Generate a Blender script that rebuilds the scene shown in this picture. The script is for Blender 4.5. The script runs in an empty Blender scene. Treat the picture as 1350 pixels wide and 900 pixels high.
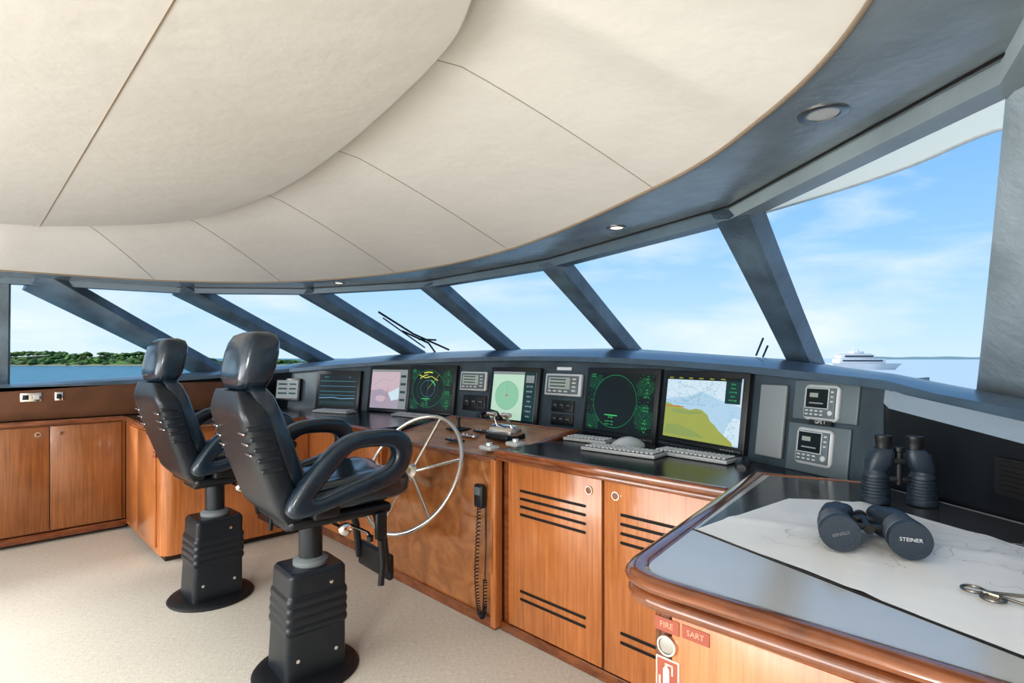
import bpy, bmesh, math, random
from mathutils import Vector, Matrix, noise
random.seed(4)
F=720.0; H=1.5; HY=472.0; R2=math.sqrt(.5)
# ---- survey helpers (world: x starboard, y forward, z up; camera calibration) ----
def ray(px,py):
    a=(px-675)/F
    return Vector((R2*(a-1),R2*(a+1),-(py-HY)/F))
def at(px,py,D):
    return Vector((0,0,H))+ray(px,py)*D
def onz(px,py,z):
    r=ray(px,py); return at(px,py,(z-H)/r.z)
def ony(px,py,y):
    r=ray(px,py); return at(px,py,y/r.y)
def onx(px,py,x):
    r=ray(px,py); return at(px,py,x/r.x)

# ---------------- materials ----------------
def newmat(name):
    m=bpy.data.materials.new(name); m.use_nodes=True
    nt=m.node_tree; b=nt.nodes["Principled BSDF"]
    return m,nt,b
def mat(name,col,rough=.5,metal=0,bump=0,bscale=200,emit=0,coat=0,var=0,vscale=5,spec=None,bdist=.002):
    m,nt,b=newmat(name)
    b.inputs["Base Color"].default_value=(*col,1)
    b.inputs["Roughness"].default_value=rough
    b.inputs["Metallic"].default_value=metal
    if spec is not None: b.inputs["Specular IOR Level"].default_value=spec
    if coat: 
        b.inputs["Coat Weight"].default_value=coat; b.inputs["Coat Roughness"].default_value=.12
    if emit:
        b.inputs["Emission Color"].default_value=(*col,1); b.inputs["Emission Strength"].default_value=emit
    tc=nt.nodes.new("ShaderNodeTexCoord")
    if bump:
        n=nt.nodes.new("ShaderNodeTexNoise"); n.inputs["Scale"].default_value=bscale; n.inputs["Detail"].default_value=4
        bp=nt.nodes.new("ShaderNodeBump"); bp.inputs["Strength"].default_value=bump; bp.inputs["Distance"].default_value=bdist
        nt.links.new(tc.outputs["Object"],n.inputs["Vector"]); nt.links.new(n.outputs["Fac"],bp.inputs["Height"]); nt.links.new(bp.outputs["Normal"],b.inputs["Normal"])
    if var:
        n=nt.nodes.new("ShaderNodeTexNoise"); n.inputs["Scale"].default_value=vscale; n.inputs["Detail"].default_value=5
        r=nt.nodes.new("ShaderNodeValToRGB")
        r.color_ramp.elements[0].position=.3; r.color_ramp.elements[1].position=.7
        r.color_ramp.elements[0].color=(*[c*(1-var) for c in col],1)
        r.color_ramp.elements[1].color=(*[min(1,c*(1+var)) for c in col],1)
        nt.links.new(tc.outputs["Object"],n.inputs["Vector"]); nt.links.new(n.outputs["Fac"],r.inputs["Fac"]); nt.links.new(r.outputs["Color"],b.inputs["Base Color"])
    return m
def wood(name,c0,c1,scale=(14,14,.9),rough=.28,dist=.5,coat=.5,detail=8,nscale=3,fig=.35):
    m,nt,b=newmat(name); L=nt.links.new
    tc=nt.nodes.new("ShaderNodeTexCoord"); mp=nt.nodes.new("ShaderNodeMapping"); mp.inputs["Scale"].default_value=scale
    n=nt.nodes.new("ShaderNodeTexNoise"); n.inputs["Scale"].default_value=nscale; n.inputs["Detail"].default_value=detail; n.inputs["Distortion"].default_value=dist
    r=nt.nodes.new("ShaderNodeValToRGB"); e=r.color_ramp.elements
    e[0].position=.28; e[1].position=.72; e[0].color=(*c0,1); e[1].color=(*c1,1)
    L(tc.outputs["Object"],mp.inputs["Vector"]); L(mp.outputs["Vector"],n.inputs["Vector"]); L(n.outputs["Fac"],r.inputs["Fac"])
    n2=nt.nodes.new("ShaderNodeTexNoise"); n2.inputs["Scale"].default_value=2.6; n2.inputs["Detail"].default_value=3; n2.inputs["Distortion"].default_value=1.0
    L(tc.outputs["Object"],n2.inputs["Vector"])
    r2=nt.nodes.new("ShaderNodeValToRGB"); e=r2.color_ramp.elements; e[0].position=.3; e[1].position=.65; e[0].color=(.45,.38,.34,1); e[1].color=(1,1,1,1)
    L(n2.outputs["Fac"],r2.inputs["Fac"])
    mm=nt.nodes.new("ShaderNodeMix"); mm.data_type='RGBA'; mm.blend_type='MULTIPLY'; mm.inputs["Factor"].default_value=fig
    L(r.outputs["Color"],mm.inputs["A"]); L(r2.outputs["Color"],mm.inputs["B"]); L(mm.outputs["Result"],b.inputs["Base Color"])
    b.inputs["Roughness"].default_value=rough; b.inputs["Coat Weight"].default_value=coat; b.inputs["Coat Roughness"].default_value=.1
    return m
CREAM=mat("cream_vinyl",(.665,.645,.598),.5,bump=.35,bscale=7,bdist=.012,var=.03,vscale=1.2)
SOFFIT=mat("blue_grey_vinyl",(.20,.24,.26),.26,bump=.8,bscale=28,bdist=.004,var=.2,vscale=4,coat=.35)
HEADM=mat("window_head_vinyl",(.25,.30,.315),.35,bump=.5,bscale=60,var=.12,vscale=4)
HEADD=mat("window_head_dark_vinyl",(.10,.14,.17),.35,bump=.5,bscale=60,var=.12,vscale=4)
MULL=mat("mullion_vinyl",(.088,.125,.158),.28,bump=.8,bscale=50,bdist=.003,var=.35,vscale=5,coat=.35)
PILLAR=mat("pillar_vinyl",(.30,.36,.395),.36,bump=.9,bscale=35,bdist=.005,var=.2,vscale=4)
PIPING=mat("brown_piping",(.22,.17,.12),.5)
SEAM=mat("ceiling_seam",(.34,.31,.27),.6)
DASH=mat("dash_vinyl",(.036,.055,.070),.34,bump=.7,bscale=120,var=.3,vscale=6)
HOOD=mat("hood_vinyl",(.06,.095,.13),.28,bump=.5,bscale=80,var=.2,coat=.2)
BLACKTOP=mat("black_worktop",(.014,.018,.022),.20,bump=.1,bscale=200)
LEATHER=mat("black_leather",(.014,.026,.040),.22,bump=.35,bscale=120,var=.2,vscale=10,coat=.45)
SHELL=mat("black_plastic",(.010,.012,.015),.34,bump=.2,bscale=300)
SHELLM=mat("matt_black_base",(.010,.012,.015),.5)
SHELLC=mat("chair_shell_plastic",(.013,.018,.024),.30,bump=.3,bscale=250)
PLASTIC=mat("satin_black_plastic",(.015,.016,.018),.4)
GREYP=mat("grey_plastic",(.20,.22,.23),.45)
SILVERP=mat("silver_plastic",(.50,.52,.53),.35)
DGREY=mat("dark_grey_plate",(.10,.13,.145),.4,bump=.2,bscale=300)
LGREY=mat("light_grey_plastic",(.48,.49,.48),.4)
KEYG=mat("keyboard_grey",(.36,.37,.37),.4)
KEYC=mat("keycap_grey",(.50,.51,.50),.5)
WHITE=mat("white_paint",(.82,.83,.84),.4)
CHROME=mat("chrome",(.85,.83,.80),.14,1)
STEEL=mat("brushed_steel",(.72,.69,.64),.25,1)
STEELD=mat("dark_brushed_steel",(.42,.41,.39),.3,1)
BRASS=mat("brass",(.40,.34,.25),.3,1)
CHERRY=wood("cherry_wood",(.36,.125,.038),(.55,.215,.072),scale=(26,26,1.0))
CHERRYD=wood("cherry_edge_wood",(.13,.040,.014),(.28,.095,.034),scale=(3,3,12),rough=.12,coat=1)
WALNUT=wood("port_wood",(.21,.078,.025),(.35,.14,.048),scale=(26,26,1.0))
BURL=wood("burl_wood",(.26,.095,.030),(.46,.195,.068),scale=(3.4,3.4,3.4),dist=1.3,nscale=2.2,detail=14,rough=.16,coat=1,fig=.45)
BURLT=wood("helm_top_wood",(.36,.17,.075),(.56,.30,.145),scale=(2.5,8,2.5),dist=.8,nscale=2.2,detail=12,rough=.42,coat=.2,fig=.2)
BROWN=mat("brown_leather_panel",(.13,.055,.025),.5,bump=.4,bscale=200,var=.2)
KICK=mat("dark_kick",(.03,.018,.01),.5)
SLOT=mat("slot_black",(.006,.005,.004),.7)
LAM=mat("table_glare_laminate",(.62,.60,.56),.2,metal=.35,var=.04,vscale=2)  # dark laminate coloured pale silver to carry the glare on the front strip
LID=mat("dark_table_lid",(.06,.06,.062),.22,coat=.3)
PAPER=mat("chart_paper",(.80,.80,.785),.45,bump=.3,bscale=8,bdist=.008,var=.04,vscale=5)
INK=mat("chart_ink",(.50,.52,.55),.6)
RED=mat("label_red",(.30,.075,.045),.45)
SIGNW=mat("sign_cream",(.70,.60,.48),.45)
TXTP=mat("label_text_pink",(.58,.32,.21),.5)
BLUEGREY=mat("sill_strip_sheen_vinyl",(.27,.32,.36),.35,bump=.6,bscale=50)  # lighter than the dash: reflected window light put into the colour
LAMP=mat("lamp_glow",(1,.86,.62),.4,emit=2.0)
LENS=mat("lens_glass",(.02,.03,.05),.05,coat=1)
RUBBER=mat("rubber",(.022,.034,.050),.42,bump=.4,bscale=250)
TXTW=mat("text_white",(.62,.64,.66),.5)
DIV=mat("dark_metal",(.22,.20,.17),.32,1)
def em(name,c,s=.7): 
    m,nt,b=newmat(name); b.inputs["Base Color"].default_value=(*[x*.15 for x in c],1); b.inputs["Roughness"].default_value=.25
    b.inputs["Emission Color"].default_value=(*c,1); b.inputs["Emission Strength"].default_value=s; return m
E_BLK=em("display_black",(.004,.010,.012)); E_DK=em("display_dark_teal",(.01,.045,.05)); E_GRN=em("display_green",(.08,.75,.22)); E_YEL=em("display_yellow",(.75,.75,.10))
E_DGRN=em("display_dark_green",(.005,.055,.028)); E_MGRN=em("display_speckle_green",(.02,.26,.09))
E_LAND=em("display_land",(.38,.42,.10)); E_LAND2=em("display_land_dark",(.30,.38,.12)); E_WATER=em("display_water",(.46,.66,.82)); E_WHITE=em("display_white",(.66,.80,.90)); E_BLUE=em("display_blue",(.20,.48,.72))
E_PALE=em("display_pale_green",(.55,.76,.60)); E_PINK=em("display_pink",(.62,.48,.54)); E_MAUVE=em("display_mauve",(.42,.36,.45)); E_LCD=em("display_lcd",(.36,.40,.36),.6)
E_TEAL=em("display_teal_line",(.10,.40,.50)); E_RED=em("display_red",(.7,.12,.06)); E_GREY=em("display_grey",(.28,.31,.32)); E_MID=em("display_mid_green",(.30,.60,.40))

def carpet():
    m,nt,b=newmat("beige_carpet")
    tc=nt.nodes.new("ShaderNodeTexCoord")
    mp=nt.nodes.new("ShaderNodeMapping"); mp.inputs["Scale"].default_value=(130,18,1)
    n=nt.nodes.new("ShaderNodeTexNoise"); n.inputs["Scale"].default_value=2; n.inputs["Detail"].default_value=3
    mp2=nt.nodes.new("ShaderNodeMapping"); mp2.inputs["Scale"].default_value=(18,130,1)
    n2=nt.nodes.new("ShaderNodeTexNoise"); n2.inputs["Scale"].default_value=2; n2.inputs["Detail"].default_value=3
    mx=nt.nodes.new("ShaderNodeMath"); mx.operation='ADD'
    n3=nt.nodes.new("ShaderNodeTexNoise"); n3.inputs["Scale"].default_value=1.2; n3.inputs["Detail"].default_value=5
    L=nt.links.new
    for p,q in ((mp,n),(mp2,n2)):
        L(tc.outputs["Object"],p.inputs["Vector"]); L(p.outputs["Vector"],q.inputs["Vector"])
    L(tc.outputs["Object"],n3.inputs["Vector"])
    L(n.outputs["Fac"],mx.inputs[0]); L(n2.outputs["Fac"],mx.inputs[1])
    r=nt.nodes.new("ShaderNodeValToRGB"); e=r.color_ramp.elements
    e[0].position=.36; e[1].position=.62; e[0].color=(.53,.495,.43,1); e[1].color=(.74,.71,.64,1)
    h=nt.nodes.new("ShaderNodeMath"); h.operation='MULTIPLY'; h.inputs[1].default_value=.5
    L(mx.outputs[0],h.inputs[0]); L(h.outputs[0],r.inputs["Fac"])
    mm=nt.nodes.new("ShaderNodeMix"); mm.data_type='RGBA'; mm.blend_type='MULTIPLY'; mm.inputs["Factor"].default_value=.2
    L(r.outputs["Color"],mm.inputs["A"]); L(n3.outputs["Fac"],mm.inputs["B"]); L(mm.outputs["Result"],b.inputs["Base Color"])
    bp=nt.nodes.new("ShaderNodeBump"); bp.inputs["Strength"].default_value=.3; bp.inputs["Distance"].default_value=.002
    L(h.outputs[0],bp.inputs["Height"]); L(bp.outputs["Normal"],b.inputs["Normal"]); b.inputs["Roughness"].default_value=.8
    return m
CARPET=carpet()
def glassmat():
    m=bpy.data.materials.new("window_glass"); m.use_nodes=True; nt=m.node_tree; nt.nodes.clear()
    o=nt.nodes.new("ShaderNodeOutputMaterial"); t=nt.nodes.new("ShaderNodeBsdfTransparent"); g=nt.nodes.new("ShaderNodeBsdfGlossy")
    t.inputs["Color"].default_value=(.97,.99,1,1); g.inputs["Roughness"].default_value=.02
    x=nt.nodes.new("ShaderNodeMixShader"); x.inputs[0].default_value=.03
    nt.links.new(t.outputs[0],x.inputs[1]); nt.links.new(g.outputs[0],x.inputs[2]); nt.links.new(x.outputs[0],o.inputs[0]); return m
GLASS=glassmat()
AWN=mat("awning_fabric_glow",(.80,.85,.80),.7,emit=.42)  # emission stands in for sunlight glowing in the fabric
def seamat():
    m,nt,b=newmat("sea_water"); L=nt.links.new
    tc=nt.nodes.new("ShaderNodeTexCoord"); n=nt.nodes.new("ShaderNodeTexNoise"); n.inputs["Scale"].default_value=.6; n.inputs["Detail"].default_value=8
    bp=nt.nodes.new("ShaderNodeBump"); bp.inputs["Strength"].default_value=.6; bp.inputs["Distance"].default_value=.5
    L(tc.outputs["Object"],n.inputs["Vector"]); L(n.outputs["Fac"],bp.inputs["Height"]); L(bp.outputs["Normal"],b.inputs["Normal"])
    r=nt.nodes.new("ShaderNodeValToRGB"); e=r.color_ramp.elements; e[0].position=.35; e[1].position=.65
    e[0].color=(.012,.115,.16,1); e[1].color=(.04,.23,.29,1)
    L(n.outputs["Fac"],r.inputs["Fac"])
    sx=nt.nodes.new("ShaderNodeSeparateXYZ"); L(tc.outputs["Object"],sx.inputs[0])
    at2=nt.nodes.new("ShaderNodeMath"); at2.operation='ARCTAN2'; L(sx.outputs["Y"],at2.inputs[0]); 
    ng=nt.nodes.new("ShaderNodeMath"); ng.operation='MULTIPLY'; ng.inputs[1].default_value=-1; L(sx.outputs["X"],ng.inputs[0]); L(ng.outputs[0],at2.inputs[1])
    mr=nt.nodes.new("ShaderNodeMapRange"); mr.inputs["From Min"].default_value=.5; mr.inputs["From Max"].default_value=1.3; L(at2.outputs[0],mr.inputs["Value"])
    mm=nt.nodes.new("ShaderNodeMix"); mm.data_type='RGBA'; L(mr.outputs["Result"],mm.inputs["Factor"]); L(r.outputs["Color"],mm.inputs["A"]); mm.inputs["B"].default_value=(.58,.65,.68,1)  # pale sun glare ahead of the bow mixed into the water colour
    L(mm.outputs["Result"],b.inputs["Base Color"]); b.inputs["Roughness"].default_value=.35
    return m
SEA=seamat()
LEAF=mat("foliage",(.085,.16,.035),.9,var=.75,vscale=.12)
SAND=mat("shore",(.30,.26,.16),.9)
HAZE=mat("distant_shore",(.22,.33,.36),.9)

# ---------------- mesh builder ----------------
class MB:
    def __init__(s): s.v=[];s.f=[];s.m=[];s.mats=[]
    def add(s,vs,fs,mt,M=None):
        if mt not in s.mats: s.mats.append(mt)
        k=s.mats.index(mt); o=len(s.v)
        for v in vs:
            v=Vector(v); s.v.append(M@v if M else v)
        for f in fs: s.f.append([i+o for i in f]); s.m.append(k)
        return s
    def bm(s,b,mt,M=None):
        b.verts.ensure_lookup_table(); b.verts.index_update()
        s.add([v.co.copy() for v in b.verts],[[v.index for v in f.verts] for f in b.faces],mt,M); b.free(); return s
    def box(s,c,d,mt,bev=0,seg=2,M=None,taper=None):
        b=bmesh.new(); bmesh.ops.create_cube(b,size=1)
        for v in b.verts:
            k=1
            if taper and v.co.z>0: k=taper
            v.co=Vector((v.co.x*d[0]*k+c[0],v.co.y*d[1]*k+c[1],v.co.z*d[2]+c[2]))
        if bev: bmesh.ops.bevel(b,geom=b.edges[:],offset=bev,segments=seg,profile=.5,affect='EDGES')
        return s.bm(b,mt,M)
    def b2(s,lo,hi,mt,bev=0,seg=2,M=None):
        return s.box([(lo[i]+hi[i])/2 for i in range(3)],[abs(hi[i]-lo[i]) for i in range(3)],mt,bev,seg,M)
    def prism(s,pts,z0,z1,mt,bev=0,M=None):
        b=bmesh.new(); vs=[b.verts.new((p[0],p[1],z0)) for p in pts]; f=b.faces.new(vs)
        r=bmesh.ops.extrude_face_region(b,geom=[f])
        for g in r['geom']:
            if isinstance(g,bmesh.types.BMVert): g.co.z=z1
        bmesh.ops.recalc_face_normals(b,faces=b.faces[:])
        if bev: bmesh.ops.bevel(b,geom=[e for e in b.edges if abs(e.verts[0].co.z-e.verts[1].co.z)<1e-6],offset=bev,segments=3,profile=.5,affect='EDGES')
        return s.bm(b,mt,M)
    def sweep(s,pts,sec,mt,closed=False,up=Vector((0,0,1)),M=None,cap=True,scale=None):
        pts=[Vector(p) for p in pts]; n=len(pts); k=len(sec); vs=[];fs=[]
        for i,p in enumerate(pts):
            if closed: t=pts[(i+1)%n]-pts[i-1]
            else: t=pts[min(i+1,n-1)]-pts[max(i-1,0)]
            t.normalize(); u=t.cross(up)
            if u.length<1e-4: u=t.cross(Vector((1,0,0)))
            u.normalize(); w=u.cross(t).normalized(); q=scale[i] if scale else 1
            for a,b in sec: vs.append(p+u*a*q+w*b*q)
        m=n if closed else n-1
        for i in range(m):
            j=(i+1)%n
            for c in range(k):
                d=(c+1)%k; fs.append([i*k+c,i*k+d,j*k+d,j*k+c])
        if not closed and cap: fs.append(list(range(k))[::-1]); fs.append([(n-1)*k+c for c in range(k)])
        return s.add(vs,fs,mt,M)
    def tube(s,pts,r,mt,n=10,closed=False,up=Vector((0,0,1)),M=None,rb=None,scale=None,e=1):
        rb=rb or r
        sec=[]
        for i in range(n):
            c,q=math.cos(2*math.pi*i/n),math.sin(2*math.pi*i/n)
            sec.append((r*math.copysign(abs(c)**e,c),rb*math.copysign(abs(q)**e,q)))
        return s.sweep(pts,sec,mt,closed,up,M,scale=scale)
    def lathe(s,prof,mt,n=28,M=None):
        vs=[];fs=[]
        for r,z in prof:
            for i in range(n): a=2*math.pi*i/n; vs.append((r*math.cos(a),r*math.sin(a),z))
        for j in range(len(prof)-1):
            for i in range(n): fs.append([j*n+i,j*n+(i+1)%n,(j+1)*n+(i+1)%n,(j+1)*n+i])
        fs.append(list(range(n))[::-1]); fs.append([(len(prof)-1)*n+i for i in range(n)])
        return s.add(vs,fs,mt,M)
    def loft(s,secs,mt,M=None,closed=False):
        k=len(secs[0]); vs=[p for r in secs for p in r]; fs=[]; m=len(secs)
        for j in range(m if closed else m-1):
            q=(j+1)%m
            for i in range(k): fs.append([j*k+i,j*k+(i+1)%k,q*k+(i+1)%k,q*k+i])
        if not closed: fs.append(list(range(k))[::-1]); fs.append([(m-1)*k+i for i in range(k)])
        return s.add(vs,fs,mt,M)
    def flat(s,pts,y,mt,M=None):
        return s.add([(p[0],y,p[1]) for p in pts],[list(range(len(pts)))],mt,M)
    def text(s,body,size,mt,M):
        c=bpy.data.curves.new("t",'FONT'); c.body=body; c.size=size; c.align_x='CENTER'; c.align_y='CENTER'; c.resolution_u=3
        o=bpy.data.objects.new("t",c); bpy.context.collection.objects.link(o)
        dg=bpy.context.evaluated_depsgraph_get(); me=bpy.data.meshes.new_from_object(o.evaluated_get(dg))
        s.add([v.co.copy() for v in me.vertices],[list(p.vertices) for p in me.polygons],mt,M)
        bpy.data.objects.remove(o); bpy.data.curves.remove(c); bpy.data.meshes.remove(me); return s
    def obj(s,name,parent=None,label=None,cat=None,world=False,M=None,kind=None,angle=38,fix=True,loc=None):
        me=bpy.data.meshes.new(name)
        off=Vector((0,0,0))
        if world and parent is not None: off=Vector(parent.location)
        if loc is not None: off=Vector(loc)
        me.from_pydata([v-off for v in s.v],[],s.f)
        for m in s.mats: me.materials.append(m)
        me.polygons.foreach_set("material_index",s.m); me.polygons.foreach_set("use_smooth",[True]*len(s.f))
        if fix:
            b=bmesh.new(); b.from_mesh(me); bmesh.ops.recalc_face_normals(b,faces=b.faces[:]); b.to_mesh(me); b.free()
        me.set_sharp_from_angle(angle=math.radians(angle)); me.update()
        o=bpy.data.objects.new(name,me); bpy.context.collection.objects.link(o)
        if loc is not None: o.location=loc
        if parent is not None: o.parent=parent
        if M is not None: o.matrix_world=M
        if label: o["label"]=label
        if cat: o["category"]=cat
        if kind: o["kind"]=kind
        return o
def thing(name,label,cat,loc=(0,0,0),M=None):
    e=bpy.data.objects.new(name,None); e.empty_display_size=.1; bpy.context.collection.objects.link(e)
    e.location=loc
    if M is not None: e.matrix_world=M
    e["label"]=label; e["category"]=cat; return e
def copy_thing(e,children,M,label=None,group=None):
    n=e.copy(); bpy.context.collection.objects.link(n); n.matrix_world=M
    if label: n["label"]=label
    for c in children:
        k=c.copy(); bpy.context.collection.objects.link(k); k.parent=n
    return n
def struct(o,name=None): o["kind"]="structure"; return o
RX=Matrix.Rotation(math.radians(90),4,'X')
def T(x,y,z): return Matrix.Translation((x,y,z))
def supel(cx,cy,cz,w,d,ax=0,e=.5,n=28,plane='xy'):
    out=[]
    for i in range(n):
        a=2*math.pi*i/n; c,s_=math.cos(a),math.sin(a)
        x=math.copysign(abs(c)**e,c)*w/2; y=math.copysign(abs(s_)**e,s_)*d/2
        out.append(Vector((cx+x,cy+y*math.cos(ax),cz+y*math.sin(ax))))
    return out
def catmull(pts,n=12,closed=True):
    P=[Vector(p) for p in pts]; N=len(P); out=[]
    rng=N if closed else N-1
    for i in range(rng):
        if closed: p0,p1,p2,p3=P[i-1],P[i],P[(i+1)%N],P[(i+2)%N]
        else: p0,p1,p2,p3=P[max(i-1,0)],P[i],P[i+1],P[min(i+2,N-1)]
        for k in range(n):
            t=k/n
            out.append(.5*((2*p1)+(-p0+p2)*t+(2*p0-5*p1+4*p2-p3)*t*t+(-p0+3*p1-3*p2+p3)*t**3))
    if not closed: out.append(P[-1].copy())
    return out

# ---------------- camera ----------------
cam=bpy.data.cameras.new("camera"); co=bpy.data.objects.new("camera",cam); bpy.context.collection.objects.link(co)
co.location=(0,0,H); co.rotation_euler=(math.radians(90),0,math.radians(45)); cam.lens=F/1350*36; cam.sensor_width=36
cam.shift_y=22/1350; cam.clip_start=.05; cam.clip_end=20000
bpy.context.scene.camera=co
bpy.context.scene.view_settings.view_transform='Standard'
for lk in ('Medium High Contrast','None'):
    try:
        bpy.context.scene.view_settings.look=lk; break
    except Exception: pass

# ---------------- curves of the room ----------------
CZ=2.15
inner=[(-.60,.50),(-.76,.70),(-.955,.83),(-1.26,.94),(-2.1,1.066),(-2.93,1.09),(-3.76,.929),(-4.36,.51),(-4.62,.149),(-4.78,-.6),(-4.5,-1.8),(-2.85,-2.3),(-1.1,-1.8),(-.5,-.6)]
outer=[(.0,.6),(-.238,1.16),(-.58,1.54),(-1.107,1.873),(-2.35,2.31),(-3.6,2.33),(-4.71,1.906),(-5.36,1.12),(-5.57,.18),(-5.75,-.7),(-5.6,-2.6),(-2.85,-3.2),(.0,-2.6),(.1,-.7)]
NS=14
ic=catmull([(a,b,0) for a,b in inner],NS); oc=catmull([(a,b,0) for a,b in outer],NS)
tops=[(.30,.2),(-.06,1.62),(-.99,2.37),(-2.38,2.76),(-3.80,2.80),(-5.0,2.28),(-5.74,1.42),(-5.95,.42),(-6.02,.2),(-6.1,-3.3),(.35,-3.3)]
bots=[(.38,.2,1.27),(-.10,2.88,1.34),(-.98,3.25,1.487),(-2.33,3.58,1.575),(-3.74,3.69,1.585),(-4.98,3.46,1.555),(-6.0,2.9,1.47),(-6.3,1.84,1.356),(-6.2,.2,1.26)]
mb=MB(); z=2.33
mb.prism([(p.x,p.y) for p in ic],z,z+.03,CREAM,bev=.006)
struct(mb.obj("ceiling"))
mb=MB(); mb.sweep([(-4.55,.33,z-.001),(-.6,.345,z-.001)],[(-.002,-.001),(.002,-.001),(.002,.001),(-.002,.001)],PIPING); struct(mb.obj("trim_1"))
mb=MB(); K=10; N=len(ic); vs=[];fs=[]
for i in range(N):
    for k in range(K+1):
        u=k/K; p=ic[i].lerp(oc[i],u)
        if k==0: 
            c=Vector((-2.8,-.4,0)); p=ic[i]+(c-ic[i]).normalized()*.06
        zz=2.372+(2.158-2.372)*(u**1.25)
        ph=(i%NS)/NS; zz+=.014*math.sin(math.pi*ph)*math.sin(math.pi*u)
        vs.append(Vector((p.x,p.y,zz)))
for i in range(N):
    for k in range(K): fs.append([i*(K+1)+k,((i+1)%N)*(K+1)+k,((i+1)%N)*(K+1)+k+1,i*(K+1)+k+1])
mb.add(vs,fs,CREAM); struct(mb.obj("ceiling.001",angle=60))
mb=MB()
for si in (3,4,5,6,7,9,11,13,1):
    i=si*NS; pts=[vs[i*(K+1)+k]-Vector((0,0,.0008)) for k in range(0,K+1)]
    mb.sweep(pts,[(-.0015,-.0008),(.0015,-.0008),(.0015,.0008),(-.0015,.0008)],SEAM)
struct(mb.obj("trim_2"))
mb=MB(); mb.tube([(p.x,p.y,2.152) for p in oc],.006,PIPING,8,closed=True); struct(mb.obj("trim_3"))
def hit(c,p,poly):
    d=(p-c); best=None
    for i in range(len(poly)):
        a=Vector((*poly[i],0)); b=Vector((*poly[(i+1)%len(poly)],0)); e=b-a
        den=d.x*e.y-d.y*e.x
        if abs(den)<1e-9: continue
        w=a-c; t=(w.x*e.y-w.y*e.x)/den; u=(w.x*d.y-w.y*d.x)/den
        if t>0 and -1e-6<=u<=1+1e-6 and (best is None or t<best): best=t
    return c+d*best
c0=Vector((-2.85,-.3,0)); vs=[];fs=[]
for p in oc:
    q=hit(c0,p,tops); vs+= [Vector((p.x,p.y,CZ)),Vector((q.x,q.y,CZ))]
for i in range(N): j=(i+1)%N; fs.append([2*i,2*i+1,2*j+1,2*j])
mb=MB(); mb.add(vs,fs,SOFFIT); struct(mb.obj("ceiling.002"))
mb=MB()
mb.prism([((x+2.9)*1.04-2.9,y*1.03) for x,y in tops],2.40,2.50,WHITE)
struct(mb.obj("ceiling.003"))
mb=MB(); vs=[];fs=[]
tt=[((x+2.9)*1.035-2.9,y*1.025) for x,y in tops]
for x,y in tt: vs+=[Vector((x,y,2.14)),Vector((x,y,2.42))]
n=len(tt)
for i in range(n): j=(i+1)%n; fs.append([2*i,2*i+1,2*j+1,2*j])
mb.add(vs,fs,WHITE); struct(mb.obj("trim_4"))
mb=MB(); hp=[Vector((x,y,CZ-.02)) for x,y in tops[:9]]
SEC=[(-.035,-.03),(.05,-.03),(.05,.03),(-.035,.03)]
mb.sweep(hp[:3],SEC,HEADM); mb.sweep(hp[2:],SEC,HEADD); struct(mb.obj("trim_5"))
mb=MB(); hp=[Vector((x,y-.07,CZ-.001)) for x,y in tops[:9]]
mb.sweep(hp,[(-.005,-.003),(.005,-.003),(.005,.003),(-.005,.003)],SLOT); struct(mb.obj("trim_6"))
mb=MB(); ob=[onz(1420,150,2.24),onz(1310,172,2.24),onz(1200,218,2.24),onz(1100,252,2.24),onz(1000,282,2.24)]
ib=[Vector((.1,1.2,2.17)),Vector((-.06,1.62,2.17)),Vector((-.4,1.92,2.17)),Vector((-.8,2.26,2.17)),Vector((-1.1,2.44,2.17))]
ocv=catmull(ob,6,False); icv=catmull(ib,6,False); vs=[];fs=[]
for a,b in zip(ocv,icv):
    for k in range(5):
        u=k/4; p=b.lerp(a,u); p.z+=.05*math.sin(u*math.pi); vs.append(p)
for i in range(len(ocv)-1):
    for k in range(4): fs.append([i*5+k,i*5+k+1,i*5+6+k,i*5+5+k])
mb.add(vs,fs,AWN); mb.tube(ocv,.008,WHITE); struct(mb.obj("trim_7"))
def beam(name,top,bot,w,d,w2=None,mt=MULL):
    top=Vector(top);bot=Vector(bot); ax=(top-bot).normalized()
    c=Vector((-2.9,0,0)); out=(Vector((bot.x,bot.y,0))-c); tang=Vector((out.y,-out.x,0)).normalized()
    tang=(tang-ax*tang.dot(ax)).normalized(); nr=ax.cross(tang).normalized()
    w2=w2 or w; m=MB(); secs=[]
    for k in range(9):
        u=k/8; p=bot.lerp(top,u); ww=w+(w2-w)*u**2
        ring=[]
        for a,b in ((-.5,-.38),(-.40,-.5),(.40,-.5),(.5,-.38),(.5,.38),(.40,.5),(-.40,.5),(-.5,.38)):
            ring.append(p+tang*a*ww+nr*b*d)
        secs.append(ring)
    m.loft(secs,mt); return struct(m.obj(name))
k=8
for i in range(1,8):
    tx,ty=tops[i]; b=Vector(bots[i]); t=Vector((tx,ty,CZ)); ax=(t-b).normalized()
    w=(.22,.145,.14,.15,.15,.17,.22)[i-1]
    top=t+ax*.02+(Vector((.115,-.02,0)) if i==1 else Vector((0,0,0)))
    bb=b-ax*.1+(Vector((-.025,0,0)) if i==1 else Vector((0,0,0)))
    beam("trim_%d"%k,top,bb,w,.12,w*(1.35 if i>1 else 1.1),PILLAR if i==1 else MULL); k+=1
beam("trim_%d"%k,(-6.03,.2,CZ+.01),(-6.2,.2,1.22),.12,.1); k+=1
for i in range(8):
    if i==0: continue
    a=Vector((*tops[i],CZ)); b=Vector((*tops[i+1],CZ)) ; c=Vector(bots[min(i+1,8)]); d=Vector(bots[i])
    if i==7: b=Vector((*tops[8],CZ))
    mb=MB(); mb.add([a,b,c,d],[[0,1,2,3]],GLASS); struct(mb.obj("window_%d"%i))
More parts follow.
